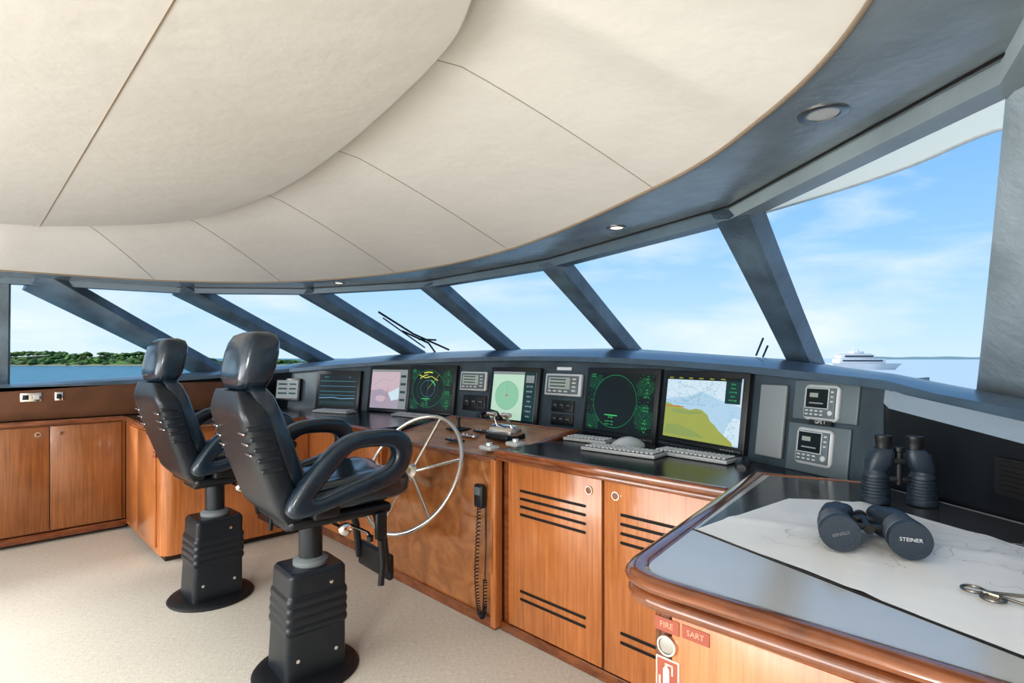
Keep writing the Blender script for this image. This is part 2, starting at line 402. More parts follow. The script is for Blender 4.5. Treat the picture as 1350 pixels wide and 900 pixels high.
mb=MB(); mb.b2((-6.35,-3.3,0),(-6.2,.2,1.26),BROWN); struct(mb.obj("wall_left"))
mb=MB(); mb.b2((-6.25,-3.3,1.9),(-6.05,.15,2.2),MULL); struct(mb.obj("trim_20"))
mb=MB(); mb.b2((.42,-3.3,0),(.5,2.0,2.4),CREAM); struct(mb.obj("wall_right"))
mb=MB(); vs=[];fs=[]
bl=[Vector(b) for b in bots]; bl[0]=Vector((.45,1.6,1.27))
for b in bl: vs+=[b,Vector((b.x,b.y,0))]
for i in range(len(bl)-1): fs.append([2*i,2*i+1,2*i+3,2*i+2])
mb.add(vs,fs,MULL); struct(mb.obj("wall_front"))
mb=MB(); mb.b2((-6.35,-3.3,-.05),(.5,3.75,0),CARPET); struct(mb.obj("floor"))

# ---------------- instrument dashboard ----------------
LEAN=.14
def tb(s): return 3.05-.098*(s+2.9)**2
def dtb(s): return -.196*(s+2.9)
def zp(s): return 1.515-.017*(s+2.9)**2
def pan(px,py):
    lo,hi=.5,9
    for _ in range(60):
        m=(lo+hi)/2; p=at(px,py,m)
        if p.y-(tb(p.x)+LEAN*(p.z-1.0))>0: hi=m
        else: lo=m
    return at(px,py,(lo+hi)/2)
def panel_frame(l,r,t,b):
    cx=(l+r)/2; cy=(t+b)/2
    P=pan(cx,cy); A=pan(l,cy); B=pan(r,cy); w=(Vector((B.x,B.y))-Vector((A.x,A.y))).length
    h=(pan(cx,t)-pan(cx,b)).length
    X=Vector((1,dtb(P.x),0)).normalized(); Z=Vector((0,LEAN,1)); Z=(Z-X*Z.dot(X)).normalized(); Y=Z.cross(X)
    M=Matrix((X,Y,Z)).transposed().to_4x4(); M.translation=P
    return M,w,h
dash=thing("dashboard","long curved black vinyl-covered instrument console under the windscreen","dashboard",(-2.9,3.05,0))
mb=MB(); vs=[];fs=[];NP=80
S0,S1=-5.6,-.47
for i in range(NP+1):
    s=S0+(S1-S0)*i/NP
    for zz in (.99,1.2,zp(s)-.02,zp(s)):
        y=tb(s)+LEAN*(zz-1.0)
        if zz==zp(s): y-=.03
        vs.append(Vector((s,y,zz)))
for i in range(NP):
    for j in range(3): fs.append([i*4+j,i*4+4+j,i*4+5+j,i*4+1+j])
mb.add(vs,fs,DASH)
s=S1; y0=tb(s)
mb.add([(s,y0,.99),(s,y0+LEAN*.4-.03,zp(s)),(s+.06,y0+.6,zp(s)),(s+.06,y0+.6,.99)],[[0,1,2,3]],DASH)
mb.obj("instrument_panel",dash,world=True)
Lp=[(-5.86,-3.2,1.27),(-5.86,.2,1.27),(-5.86,1.6,1.33)]; Sp=[(-6.2,-3.2,1.26),(-6.2,.2,1.26),(-6.3,1.84,1.356)]
keyS=[(S0,-6.0,2.9,1.47),(-4.6,-4.98,3.46,1.555),(-3.6,-3.74,3.69,1.585),(-2.35,-2.33,3.58,1.575),(-1.1,-.98,3.25,1.487),(S1,-.50,3.07,1.41)]
for q in range(len(keyS)-1):
    a=keyS[q]; b=keyS[q+1]
    for j in range(10 if q<len(keyS)-2 else 11):
        u=j/10; s=a[0]+(b[0]-a[0])*u
        Lp.append((s,tb(s)+LEAN*(zp(s)-1)-.035,zp(s)+.0)); Sp.append(tuple(a[c]+(b[c]-a[c])*u for c in (1,2,3)))
Lw=[(-.30,2.40,1.375),(-.05,2.24,1.34),(.2,1.95,1.30),(.3,1.4,1.28)]
Sw=[(-.30,2.99,1.38),(-.10,2.88,1.34),(.25,2.0,1.3),(.40,1.3,1.27)]
L2=Lp+Lw; S2=Sp+Sw
mb=MB(); vs=[];fs=[];KK=6
for a,b in zip(L2,S2):
    a=Vector(a); b=Vector(b)
    vs.append(a-Vector((0,0,.035)));
    for k_ in range(KK+1):
        u=k_/KK; p=a.lerp(b,u); p.z=a.z+(b.z-a.z)*u+.022*math.sin(math.pi*min(1,u*1.2)) if u<.84 else a.z+(b.z-a.z)*u; vs.append(p)
W=KK+2
for i in range(len(L2)-1):
    for j in range(W-1): fs.append([i*W+j,i*W+W+j,i*W+W+1+j,i*W+j+1])
mb.add(vs,fs,HOOD); mb.obj("dashboard_hood",dash,world=True,label="blue-black padded vinyl hood")
WL=[(S1,2.47),(-.44,2.40),(-.05,2.14),(.2,1.9),(.41,1.5)]
mb=MB(); vs=[];fs=[]
for i,(x,y) in enumerate(WL):
    zt=(1.33,1.315,1.25,1.215,1.20)[i]
    Lz=[Vector((S1,2.5,1.385)),Vector((-.40,2.45,1.365)),Vector((-.05,2.24,1.305)),Vector((.2,1.95,1.265)),Vector((.3,1.4,1.245))][i]
    vs+=[Vector((x,y,.9)),Vector((x,y,zt)),Lz]
for i in range(4): fs.append([3*i,3*i+3,3*i+4,3*i+1])
mb.add(vs,fs,SHELL)
mb.add(vs,[[3*i+1,3*i+4,3*i+5,3*i+2] for i in range(4)],BLUEGREY)
mb.obj("side_panel",dash,world=True)
mb=MB()
mb.sweep([Vector((-.13,2.185,1.15)),Vector((.12,1.968,1.15))],[(-.001,-.055),(.006,-.055),(.006,.055),(-.001,.055)],PLASTIC)
for j in range(7):
    zz=1.195-.0145*j
    mb.sweep([Vector((-.12,2.17,zz)),Vector((.11,1.97,zz))],[(-.004,-.003),(.008,-.003),(.008,.003),(-.004,.003)],SLOT)
mb.obj("vent_grille",dash,world=True)

# ---------------- monitors ----------------
def monitor(l,r,t,b,draw,label,depth=.04,name="monitor",bz=.034):
    M,w,h=panel_frame(l,r,t,b)
    e=thing(name,label,"monitor",M=M)
    m=MB(); m.box((0,-depth/2+.0,0),(w,depth,h),PLASTIC,.006)
    m.box((0,-depth-.003,-h/2+.012),(w*.96,.006,.02),SHELL,.002)
    for k in range(5): m.box((w*.28+k*.018,-depth-.008,-h/2+.012),(.01,.004,.006),GREYP)
    m.obj("monitor_housing",e)
    g=MB(); y=-depth-.0012
    sw=w-2*bz; sh=h-2*bz
    g.flat([(-sw/2,-sh/2),(sw/2,-sh/2),(sw/2,sh/2),(-sw/2,sh/2)],y,E_BLK)
    def U(pts): return [((min(1,max(0,u))-.5)*sw,(min(1,max(0,v))-.5)*sh) for u,v in pts]
    ly=[y]
    def layer(): ly[0]-=.0003; return ly[0]
    def poly(pts,mt): g.flat(U(pts),layer(),mt)
    def rect(u0,v0,u1,v1,mt,same=False): 
        if same: g.flat(U([(u0,v0),(u1,v0),(u1,v1),(u0,v1)]),ly[0],mt)
        else: poly([(u0,v0),(u1,v0),(u1,v1),(u0,v1)],mt)
    def txt(u,v,s,body,mt): g.text(body,s*sh,mt,T((u-.5)*sw,ly[0]-.0003,(v-.5)*sh)@RX)
    def line(pts,wd,mt):
        yy=layer()
        P=U(pts)
        for a,b_ in zip(P[:-1],P[1:]):
            d=Vector((b_[0]-a[0],b_[1]-a[1])); 
            if d.length<1e-6: continue
            nn=Vector((-d.y,d.x)).normalized()*wd*sh/2
            g.flat([(a[0]-nn.x,a[1]-nn.y),(b_[0]-nn.x,b_[1]-nn.y),(b_[0]+nn.x,b_[1]+nn.y),(a[0]+nn.x,a[1]+nn.y)],yy,mt)
    def circ(u,v,r,mt,wd=None,a0=0,a1=360):
        n=40; asp=sh/sw*1.12
        pts=[(u+r*asp*math.cos(math.radians(a0+(a1-a0)*i/n)),v+r*math.sin(math.radians(a0+(a1-a0)*i/n))) for i in range(n+1)]
        if wd: line(pts,wd,mt)
        else: poly(pts[:-1],mt)
    draw(rect,poly,txt,line,circ,layer)
    g.obj("display_screen",e,fix=False)
    return e
def blob(cu,cv,ru,rv,seed,n=30,amp=.3):
    return [(cu+ru*math.cos(2*math.pi*i/n)*(1+amp*noise.noise(Vector((math.cos(2*math.pi*i/n)*2,math.sin(2*math.pi*i/n)*2,seed)))),cv+rv*math.sin(2*math.pi*i/n)*(1+amp*noise.noise(Vector((math.cos(2*math.pi*i/n)*2,math.sin(2*math.pi*i/n)*2,seed+9))))) for i in range(n)]
def d_radar(rect,poly,txt,line,circ,layer):
    rect(0,0,1,1,E_BLK); poly(blob(.88,.78,.14,.14,2,amp=.6),E_DGRN); poly(blob(.1,.85,.12,.14,5,amp=.6),E_DGRN); poly(blob(.88,.3,.13,.2,7,amp=.6),E_DGRN); poly(blob(.1,.15,.12,.14,9,amp=.6),E_DGRN)
    layer(); random.seed(2)
    for k in range(330):
        u=random.choice([random.uniform(.0,.2),random.uniform(.78,.99),random.uniform(.76,.99)]); v=random.random(); rect(u,v,u+.014,v+.007,random.choice([E_MGRN,E_DGRN,E_MGRN,E_BLK]),True)
    circ(.43,.52,.45,E_MGRN,.010); circ(.43,.52,.44,E_BLK); circ(.43,.52,.41,E_DGRN,.003)
    layer(); layer()
    for k,v in enumerate((.96,.91,.86,.74,.69,.62,.45,.40,.25,.20,.12,.07)):
        txt(.90,v,.034,random.choice(["072.4","0.0 kt","118","N 25 03","W 77 18","3.0","TGT 04","1.2"]),E_GRN)
    for v in (.97,.93): txt(.07,v,.03,"3.0 NM",E_GRN)
    txt(.40,.24,.045,"ST-BY",E_GRN); txt(.38,.17,.03,"0.75 NM   00:00",E_GRN); txt(.38,.12,.03,"0.25 NM   12:00",E_GRN); txt(.08,.05,.03,"TRAIL",E_GRN)
    rect(.30,.27,.5,.285,E_GRN)
def d_radar2(rect,poly,txt,line,circ,layer):
    d_radar(rect,poly,txt,line,circ,layer)
    circ(.43,.52,.40,E_YEL,.03,75,110); circ(.43,.52,.34,E_YEL,.02,95,135); circ(.43,.52,.22,E_GRN,.02,20,70)
    line([(.2,.85),(.35,.78),(.5,.82),(.66,.72)],.02,E_YEL); line([(.43,.52),(.68,.86)],.006,E_YEL); circ(.43,.52,.2,E_TEAL,.006); line([(.43,.1),(.43,.9)],.004,E_TEAL); circ(.43,.52,.3,E_MGRN,.006)
def d_chart(rect,poly,txt,line,circ,layer):
    rect(0,0,1,1,E_WATER); poly([(0,.62),(.3,.68),(.5,.78),(.75,.66),(1,.58),(1,.95),(0,.95)],E_WHITE); poly([(.78,.02),(1,.02),(1,.40),(.92,.42),(.86,.30)],E_WHITE)
    poly([(0,.0),(.94,.0),(.92,.06),(.84,.13),(.76,.20),(.70,.28),(.64,.33),(.60,.42),(.52,.49),(.44,.50),(.36,.47),(.28,.49),(.2,.53),(.12,.52),(.06,.55),(0,.56)],E_LAND)
    poly([(.10,.42),(.22,.40),(.36,.40),(.48,.42),(.54,.45),(.46,.47),(.34,.45),(.2,.47),(.10,.46)],E_LAND2)
    poly([(.02,.05),(.3,.04),(.6,.06),(.4,.16),(.2,.22),(.04,.20)],E_LAND2)
    random.seed(7)
    for k in range(34):
        u=random.uniform(.05,.9); v=random.uniform(.55,.9); pts=[(u,v)]; du=random.uniform(-.03,.04); dv=random.uniform(-.03,.03)
        for j in range(9): u+=du+random.uniform(-.02,.02); v+=dv+random.uniform(-.02,.02); pts.append((min(.97,max(.02,u)),min(.93,max(.56,v))))
        line(pts,.003,random.choice([E_GREY,E_BLUE,E_TEAL]))
    layer()
    for k in range(220): 
        u=random.uniform(.03,.95); v=random.uniform(.58,.92); rect(u,v,u+.010,v+.006,random.choice([E_GREY,E_TEAL,E_BLUE,E_WATER]),True)
    for k in range(60): 
        u=random.uniform(.86,.97); v=random.uniform(.1,.5); rect(u,v,u+.01,v+.006,random.choice([E_GREY,E_BLUE]),True)
    for k in range(70): 
        u=random.uniform(.03,.6); v=random.uniform(.04,.42); rect(u,v,u+.012,v+.004,random.choice([E_LAND2,E_GREY]),True)
    layer(); rect(0,.95,1,1,E_BLK); layer(); rect(.82,.62,1,.95,E_DK)
    for v in (.91,.85,.79,.73,.67): txt(.91,v,.032,random.choice(["N 25 02.1","W 77 19.8","072.4","0.0 kt","14.2 m"]),E_GRN)
    for u in (.08,.22,.36,.5,.64,.78): txt(u,.975,.032,"MENU",E_YEL)
    line([(.04,.50),(.12,.51),(.2,.505),(.30,.51)],.010,E_RED)
def d_green(rect,poly,txt,line,circ,layer):
    rect(0,0,1,1,E_PALE); circ(.36,.5,.30,E_MID); circ(.36,.5,.30,E_TEAL,.006); circ(.36,.5,.025,E_RED); line([(.36,.5),(.36,.8)],.006,E_TEAL)
    rect(.74,0,1,1,E_DK); rect(.78,.78,.96,.93,E_GREY); 
    for v in (.7,.6,.5,.4,.3,.2,.1): txt(.87,v,.045,["118.2","0.0 kt","N 25 03","W 77 18"][int(v*10)%4],E_WHITE)
    rect(0,.94,.74,1,E_GREY)
def d_pink(rect,poly,txt,line,circ,layer):
    rect(0,0,1,1,E_MAUVE); poly([(0,.45),(.3,.5),(.5,.4),(.8,.55),(.8,1),(0,1)],E_PINK); poly([(.5,.4),(.8,.55),(1,.5),(1,.3),(.6,.2)],E_WHITE); poly(blob(.3,.25,.15,.08,5),E_PINK)
    rect(.8,0,1,1,E_GREY); rect(0,.94,1,1,E_GREY); line([(.4,.1),(.5,.55)],.01,E_RED); line([(.1,.6),(.3,.75),(.6,.7),(.75,.9)],.006,E_GREY); line([(.05,.3),(.25,.4),(.5,.3)],.006,E_GREY)
    for v in (.8,.6,.4,.2): rect(.83,v,.97,v+.06,E_DK)
def d_lines(rect,poly,txt,line,circ,layer):
    rect(0,0,1,1,E_BLK)
    for v in (.78,.62,.46,.34): line([(.03,v),(.97,v)],.01,E_TEAL)
    txt(.2,.9,.06,"DEPTH",E_TEAL); txt(.8,.9,.06,"14.2",E_TEAL); rect(.05,.06,.95,.16,E_DK); line([(.03,.25),(.4,.27),(.6,.24),(.97,.26)],.02,E_BLUE)
def d_lcd(rect,poly,txt,line,circ,layer):
    rect(0,0,1,1,E_GREY); 
    for v in (.75,.5,.25): rect(.08,v,.5,v+.08,E_DK); rect(.6,v,.92,v+.08,E_DK)
monitor(874,987,490,590,d_chart,"black flat-panel monitor showing a colour nautical chart")
monitor(773,870,486,577,d_radar,"black flat-panel radar monitor with green text on black")
monitor(648,713,485,559,d_green,"black flat-panel monitor showing pale green plotter page")
monitor(541,603,482,546,d_radar2,"black radar monitor with yellow and green echoes")
monitor(489,543,483,543,d_pink,"black flat-panel monitor showing pinkish grey chart")
monitor(420,477,489,540,d_lines,"black flat-panel monitor with blue lines on black")
monitor(366,398,499,528,d_lcd,"small grey display set in the dashboard",bz=.02)

def instrument(l,r,t,b,name,label,cat,kind):
    M,w,h=panel_frame(l,r,t,b); e=thing(name,label,cat,M=M); m=MB(); d=.03
    if kind=="lcd":
        m.box((0,-d/2,0),(w,d,h),SILVERP,.010,3); m.box((0,-d-.002,0),(w*.86,.006,h*.8),DGREY,.002)
        m.obj("instrument_housing",e); g=MB(); y=-d-.006
        g.flat([(-w*.38,-h*.20),(w*.22,-h*.20),(w*.22,h*.32),(-w*.38,h*.32)],y,E_LCD)
        for k in range(3): g.flat([(-w*.33,h*(.20-.15*k)),(w*.10,h*(.20-.15*k)),(w*.10,h*(.25-.15*k)),(-w*.33,h*(.25-.15*k))],y-.0006,E_DK)
        g.obj("display_screen",e,fix=False)
        for k in range(4): g=MB(); g.box((w*.33,y-.001,h*(.26-.17*k)),(w*.10,.005,h*.08),LGREY,.001); g.obj("button",e)
        for k in range(4): g=MB(); g.box((-w*.33+w*.15*k,y-.001,-h*.30),(w*.1,.005,h*.08),LGREY,.001); g.obj("button",e)
    elif kind=="switch":
        m.box((0,-.006,0),(w,.012,h),SHELL,.003); m.obj("instrument_housing",e)
        for k in range(3): g=MB(); g.box((-w*.3+w*.3*k,-.015,0),(w*.2,.008,h*.45),PLASTIC,.002); g.box((-w*.3+w*.3*k,-.0205,h*.1),(w*.12,.002,h*.06),GREYP); g.obj("switch",e)
    elif kind=="gps":
        m.box((0,-d/2,0),(w,d,h),SILVERP,.022,4); m.box((0,-d-.001,.0),(w*.86,.008,h*.84),DGREY,.003,3); m.obj("instrument_housing",e)
        g=MB(); y=-d-.0055
        g.flat([(-w*.41,-h*.17),(w*.26,-h*.17),(w*.26,h*.40),(-w*.41,h*.40)],y,SILVERP); g.flat([(-w*.385,-h*.15),(w*.235,-h*.15),(w*.235,h*.38),(-w*.385,h*.38)],y-.0006,E_BLK)
        g.flat([(-w*.28,h*.14),(-w*.04,h*.14),(-w*.04,h*.26),(-w*.28,h*.26)],y-.0012,E_LCD); g.flat([(-w*.28,-h*.04),(w*.12,-h*.04),(w*.12,-h*.005),(-w*.28,-h*.005)],y-.0012,E_GREY)
        g.obj("display_screen",e,fix=False)
        for k in range(4):
            for q in (.24,.34): g=MB(); g.box((-w*.34+w*.14*k,y,-h*q),(w*.085,.005,h*.045),LGREY,.002); g.obj("button",e)
        g=MB(); g.lathe([(.0,0),(w*.07,0),(w*.07,.007),(w*.055,.010),(0,.011)],LGREY,20,T(w*.33,y+.004,-h*.27)@RX); g.obj("control_knob",e)
        for k in range(3): g=MB(); g.box((w*.345,y,h*(.31-.13*k)),(w*.075,.005,h*.05),LGREY,.002); g.obj("button",e)
    return e
instrument(609,644,490,515,"autopilot_display","grey instrument display with small lcd set in dashboard","instrument","lcd")
instrument(721,769,493,522,"autopilot_display","grey instrument display with lcd and button column","instrument","lcd")
instrument(611,641,521,541,"switch_panel","small black switch panel in the dashboard","switch panel","switch")
instrument(728,757,528,543,"switch_panel","small black switch panel in the dashboard","switch panel","switch")
instrument(727,756,546,561,"switch_panel","small black switch panel in the dashboard","switch panel","switch")
def plate(l,r,t,b,th,mt,name,label,cat,dy=0):
    M,w,h=panel_frame(l,r,t,b); m=MB(); m.box((0,-th/2,0),(w,th,h),mt,.006,3); o=m.obj(name,None,label=label,cat=cat); o.matrix_world=M; return o
plate(1046,1132,502,556,.012,DGREY,"mounting_plate","dark grey raised plate carrying navigation receiver","mounting plate")
plate(1037,1120,560,626,.012,DGREY,"mounting_plate","dark grey raised plate carrying navigation receiver","mounting plate")
plate(1002,1037,507,602,.02,GREYP,"blank_cover","tall plain grey blanking cover on the dashboard","cover plate")
instrument(1064,1111,508,555,"navigation_receiver","silver-framed navigation receiver with dark display and keypad","instrument","gps")
instrument(1053,1102,565,614,"navigation_receiver","silver-framed navigation receiver with dark display and keypad","instrument","gps")
M,w,h=panel_frame(1070,1100,553,561); m=MB(); m.box((0,-.016,0),(w,.004,h),SHELL); m.text("GPS 1",h*.8,TXTW,T(0,-.0185,0)@RX); o=m.obj("name_tag",None,label="small black tag lettered GPS 1 on the plate",cat="label"); o.matrix_world=M
M,w,h=panel_frame(735,754,484,488); m=MB(); m.box((0,-.004,0),(w,.004,h),TXTW); o=m.obj("name_tag",None,label="small white name strip above instrument display",cat="label"); o.matrix_world=M

# ---------------- port cabinets ----------------
def latch(m,x,y,z,axis,r=.02,ring=CHROME,mid=CHERRYD):
    M=T(x,y,z)@(RX if axis=='-y' else Matrix.Rotation(math.radians(90),4,'Y') if axis=='+x' else Matrix.Rotation(math.radians(-90),4,'Y'))
    m.lathe([(r,-.002),(r,.004),(r*.92,.007),(r*.75,.007),(r*.7,.003)],ring,24,M); m.lathe([(r*.68,.002),(r*.68,.005),(r*.4,.0055)],mid,20,M)
pc=thing("storage_cabinet","walnut-brown wooden side cabinet with round push latches","cabinet",(-6,-.5,0))
m=MB(); m.b2((-6.18,-2.9,.09),(-5.825,.995,.955),WALNUT); m.b2((-6.15,-2.9,0),(-5.87,.995,.09),KICK); m.b2((-5.84,-2.9,.03),(-5.80,1.0,.085),CHERRYD,.004); m.obj("cabinet_body",pc,world=True)
for k,(a,b_) in enumerate(((.485,.963),(.0,.478),(-.485,-.007),(-.97,-.492))):
    m=MB(); m.b2((-5.825,a,.10),(-5.80,b_,.945),WALNUT,.003); d=m.obj("cabinet_door",pc,world=True)
    m=MB(); latch(m,-5.80,(a+.07) if k%2==0 else b_-.07,.885,'+x')
    o=m.obj("door_latch",None); o.location=(6,.5,0); o.parent=d
mb=MB(); mb.b2((-5.90,-2.9,1.0),(-5.86,2.2,1.27),BROWN,.004); mb.obj("trim_21",kind="structure")
def socket(y,z,w,h):
    m=MB(); m.box((-5.854,y,z),(.012,w,h),CHROME,.003)
    n=max(1,round(w/.06)); 
    for i in range(n): m.box((-5.846,y-w/2+w*(i+.5)/n,z),(.006,w/n*.6,h*.55),LGREY if i%2 else SHELL,.001)
    m.obj("wall_socket",label="chrome socket plate on brown leather panel",cat="socket")
socket(.37,1.185,.13,.07); socket(.545,1.185,.055,.07)
pn=thing("peninsula_cabinet","cherry wood cabinet projecting from side unit with rounded corner","cabinet",(-5.2,1.5,0))
m=MB()
arc=[(-4.68+.08*math.sin(a),1.08-.08*math.cos(a)) for a in [i*math.pi/16 for i in range(9)]]
m.prism([(-5.82,1.0)]+arc+[(-4.6,2.12),(-4.6,2.5),(-5.82,2.5)],.05,.955,CHERRY); m.prism([(-5.8,1.04),(-4.66,1.04),(-4.64,2.12),(-5.8,2.12)],0,.05,KICK); m.obj("cabinet_body",pn,world=True)
m=MB(); m.b2((-5.72,.985,.10),(-5.30,1.0,.93),CHERRY,.003); d=m.obj("cabinet_door",pn,world=True)
m=MB(); m.b2((-5.27,.985,.10),(-4.72,1.0,.93),CHERRY,.003); d=m.obj("cabinet_door",pn,world=True)
m=MB(); P=ony(203,588,.98); m.box((P.x,.983,P.z),(.07,.004,.17),RED,.001)
for i in range(5): m.box((P.x,.9805,P.z+.06-.03*i),(.045,.001,.008),TXTP)
m.obj("warning_label",label="small red warning label on wooden cabinet front",cat="label")
cb=thing("console_cabinet","cherry wood console base with plain doors behind the chairs","cabinet",(-4,2.3,0))
m=MB(); m.b2((-4.595,2.12,.09),(-3.45,2.6,.955),CHERRY); m.b2((-4.595,2.15,0),(-3.45,2.5,.09),CHERRYD); m.obj("cabinet_body",cb,world=True)
for a,b_ in ((-4.57,-4.03),(-4.01,-3.47)):
    m=MB(); m.b2((a,2.10,.10),(b_,2.12,.93),CHERRY,.003); d=m.obj("cabinet_door",cb,world=True)
    m=MB(); latch(m,b_-.06 if a<-4.2 else a+.06,2.10,.87,'-y'); o=m.obj("door_latch",None); o.location=(4,-2.3,0); o.parent=d
arcp=[(s,tb(s)-.002) for s in [(-3.46+(-5.55+3.46)*i/16) for i in range(17)]]
front=[(-5.79,-2.9),(-5.79,.975),(-4.66,.975),(-4.60,1.0),(-4.575,1.06),(-4.575,2.07),(-3.46,2.07)]
m=MB(); m.prism(front+arcp+[(-5.855,2.3),(-5.855,-2.9)],.957,.995,BLACKTOP)
wt=m.obj("worktop",label="black worktop with rounded cherry wood edging over port cabinets",cat="worktop")
m=MB(); m.tube([Vector((x,y,.977)) for x,y in front],.018,CHERRYD,10,rb=.022); o=m.obj("worktop_edging",wt)
# ---------------- helm console ----------------
hc=thing("helm_console","glossy burl wood helm console with curved front and sloping top","helm console",(-2.8,2.4,0))
A=-3.44;B=-2.195
def hy(s):
    e=A+.22-s
    return .20*(1-math.sqrt(max(0,1-(e/.22)**2))) if e>0 else 0
NZ=14; NSx=26; cols=[]
for i in range(NSx+1):
    u=i/NSx; s=A+(B-A)*(u**1.4); off=hy(s); col=[]
    for j in range(NZ+1):
        z_=.93*j/NZ; y=2.085-.045*math.sin(math.pi*min(1,z_/.93))**.8+off; col.append(Vector((s,y,z_)))
    cols.append(col)
m=MB(); vs=[p for c in cols for p in c]; n=NZ+1
m.add(vs,[[i*n+j,(i+1)*n+j,(i+1)*n+j+1,i*n+j+1] for i in range(NSx) for j in range(NZ)],BURL)
m.add([(A,2.285,0),(A,2.285,.93),(A,2.75,1.03),(A,2.78,1.03),(A,2.78,0)],[[0,1,2,3,4]],BURL)
m.add([(B,2.085,0),(B,2.085,.93),(B,2.72,1.03),(B,2.78,1.03),(B,2.78,0)],[[0,1,2,3,4]],BURL)
m.obj("console_body",hc,world=True)
m=MB(); fr=[c[-1] for c in cols]; bk=[Vector((p.x,2.74,1.032)) for p in fr]; vs=[]
for a_,b_ in zip(fr,bk): vs+=[a_+Vector((0,-.005,.002)),a_.lerp(b_,.5)+Vector((0,0,.008)),b_]
m.add(vs,[[3*i+q,3*i+3+q,3*i+4+q,3*i+1+q] for i in range(NSx) for q in range(2)],BURLT); m.obj("console_top",hc,world=True,label="light satin wood console top")
m=MB()
m.tube([p+Vector((0,-.01,.003)) for p in fr],.017,CHERRYD); m.tube([(A,2.28,.945),(A,2.76,1.032)],.014,CHERRYD); m.tube([(B,2.07,.935),(B,2.78,1.032)],.018,CHERRYD)
m.tube([(A,2.76,1.032),(B,2.76,1.032)],.012,CHERRYD)
m.obj("console_edging",hc,world=True)
m=MB(); m.b2((B-.02,2.045,.02),(B+.02,2.10,.94),CHERRY,.004); m.sweep([Vector((p.x,p.y-.012,.03)) for p in [c[0] for c in cols]],[(-.012,-.03),(.012,-.03),(.012,.03),(-.012,.03)],CHERRYD); m.obj("console_trim",hc,world=True)
m=MB(); m.b2((A-.015,2.78,.93),(B+.015,3.045,.995),BLACKTOP); m.obj("console_back_shelf",hc,world=True)
def sl(y): return .945+(y-2.07)*.088/.65
th=thing("engine_throttle","chrome twin-lever engine throttle on the helm top","throttle",(-2.46,2.40,sl(2.40)))
m=MB(); m.box((0,0,.02),(.20,.17,.04),SHELL,.012,3); m.lathe([(.0,-.10),(.052,-.098),(.055,-.06),(.055,.06),(.052,.098),(0,.10)],CHROME,28,T(0,0,.04)@Matrix.Rotation(math.pi/2,4,'Y')); m.obj("throttle_base",th)
for sx in (-.065,.065):
    m=MB(); m.tube([(sx,0,.07),(sx,-.03,.12),(sx*.8,-.055,.155)],.008,CHROME); m.tube([(sx-.035,-.055,.16),(sx+.035,-.055,.16)],.015,CHROME,14); m.obj("lever",th)
bt=thing("thruster_control","small black joystick control on the helm top","joystick",(-2.98,2.45,sl(2.45)))
m=MB(); m.box((0,0,.006),(.14,.12,.014),SHELL,.004); m.obj("control_base",bt); m=MB(); m.lathe([(.02,.01),(.012,.03),(.008,.06),(.016,.075),(.012,.09),(.0,.092)],PLASTIC); m.obj("joystick",bt)
for i in range(3): 
    y=2.22+.12*i; m=MB(); m.box((0,0,.006),(.15,.045,.012),SHELL if i!=1 else CHROME,.003)
    for k in range(4): m.lathe([(.008,.010),(.008,.018),(0,.019)],RED if k==2 else LGREY,10,T(-.055+.035*k,0,0))
    m.obj("button_panel",label="small push-button plate set in the helm top",cat="control panel").location=(-2.74,y,sl(y)+.003)
for x,y in ((-2.36,2.17),(-2.27,2.30)):
    m=MB(); m.box((0,0,.014),(.10,.08,.028),LGREY,.010,3); m.lathe([(.022,.02),(.022,.04),(.018,.046),(0,.048)],CHROME,20); m.obj("control_knob_box",label="pale control box with chrome knob on helm top",cat="control box").location=(x,y,sl(y)+.003)
tl=thing("desk_telephone","black telephone handset in cradle before the plotter monitor","telephone",(-3.1,2.86,.997))
m=MB(); m.box((0,0,.02),(.20,.15,.04),SHELL,.012,3); m.obj("telephone_base",tl)
m=MB(); m.tube([(-.10,0,.055),(-.07,0,.085),(0,0,.095),(.07,0,.085),(.10,0,.055)],.018,PLASTIC,10,up=Vector((0,1,0))); m.lathe([(.03,0),(.03,.02)],PLASTIC,16,T(-.1,0,.04)); m.lathe([(.03,0),(.03,.02)],PLASTIC,16,T(.1,0,.04)); m.obj("telephone_handset",tl)
WT=math.radians(31)
wh=thing("steering_wheel","large six-spoke brushed steel ship's steering wheel","steering wheel",M=T(-2.762,1.90,.812)@Matrix.Rotation(math.radians(8),4,'Z')@Matrix.Rotation(-WT,4,'X'))
Rw=.372
m=MB(); m.tube([(Rw*math.cos(a),0,Rw*math.sin(a)) for a in [2*math.pi*i/64 for i in range(64)]],.013,STEEL,12,closed=True,up=Vector((0,1,0))); m.obj("wheel_rim",wh)
m=MB(); m.lathe([(.0,-.03),(.035,-.028),(.05,-.01),(.05,.02),(.03,.03),(.028,.18)],STEEL,28,Matrix.Rotation(-math.pi/2,4,'X')); m.lathe([(0,-.036),(.018,-.034),(.02,-.02)],BRASS,20,Matrix.Rotation(-math.pi/2,4,'X')); m.obj("wheel_hub",wh)
for i in range(6):
    a=2*math.pi*i/6+.35; m=MB(); m.tube([(.04*math.cos(a),0,.04*math.sin(a)),(Rw*math.cos(a),0,Rw*math.sin(a))],.010,STEEL,10,up=Vector((0,1,0))); m.obj("spoke",wh)
vh=thing("radio_handset","black radio microphone clipped to helm side with coiled cord","radio handset",(-2.275,2.045,.735))
m=MB(); m.box((0,-.022,0),(.072,.04,.13),SHELL,.014,3); m.box((0,-.044,.03),(.05,.006,.045),DGREY,.002); m.box((.0,-.005,.035),(.04,.02,.05),CHROME,.003); m.obj("microphone_body",vh)
m=MB(); pts=[]
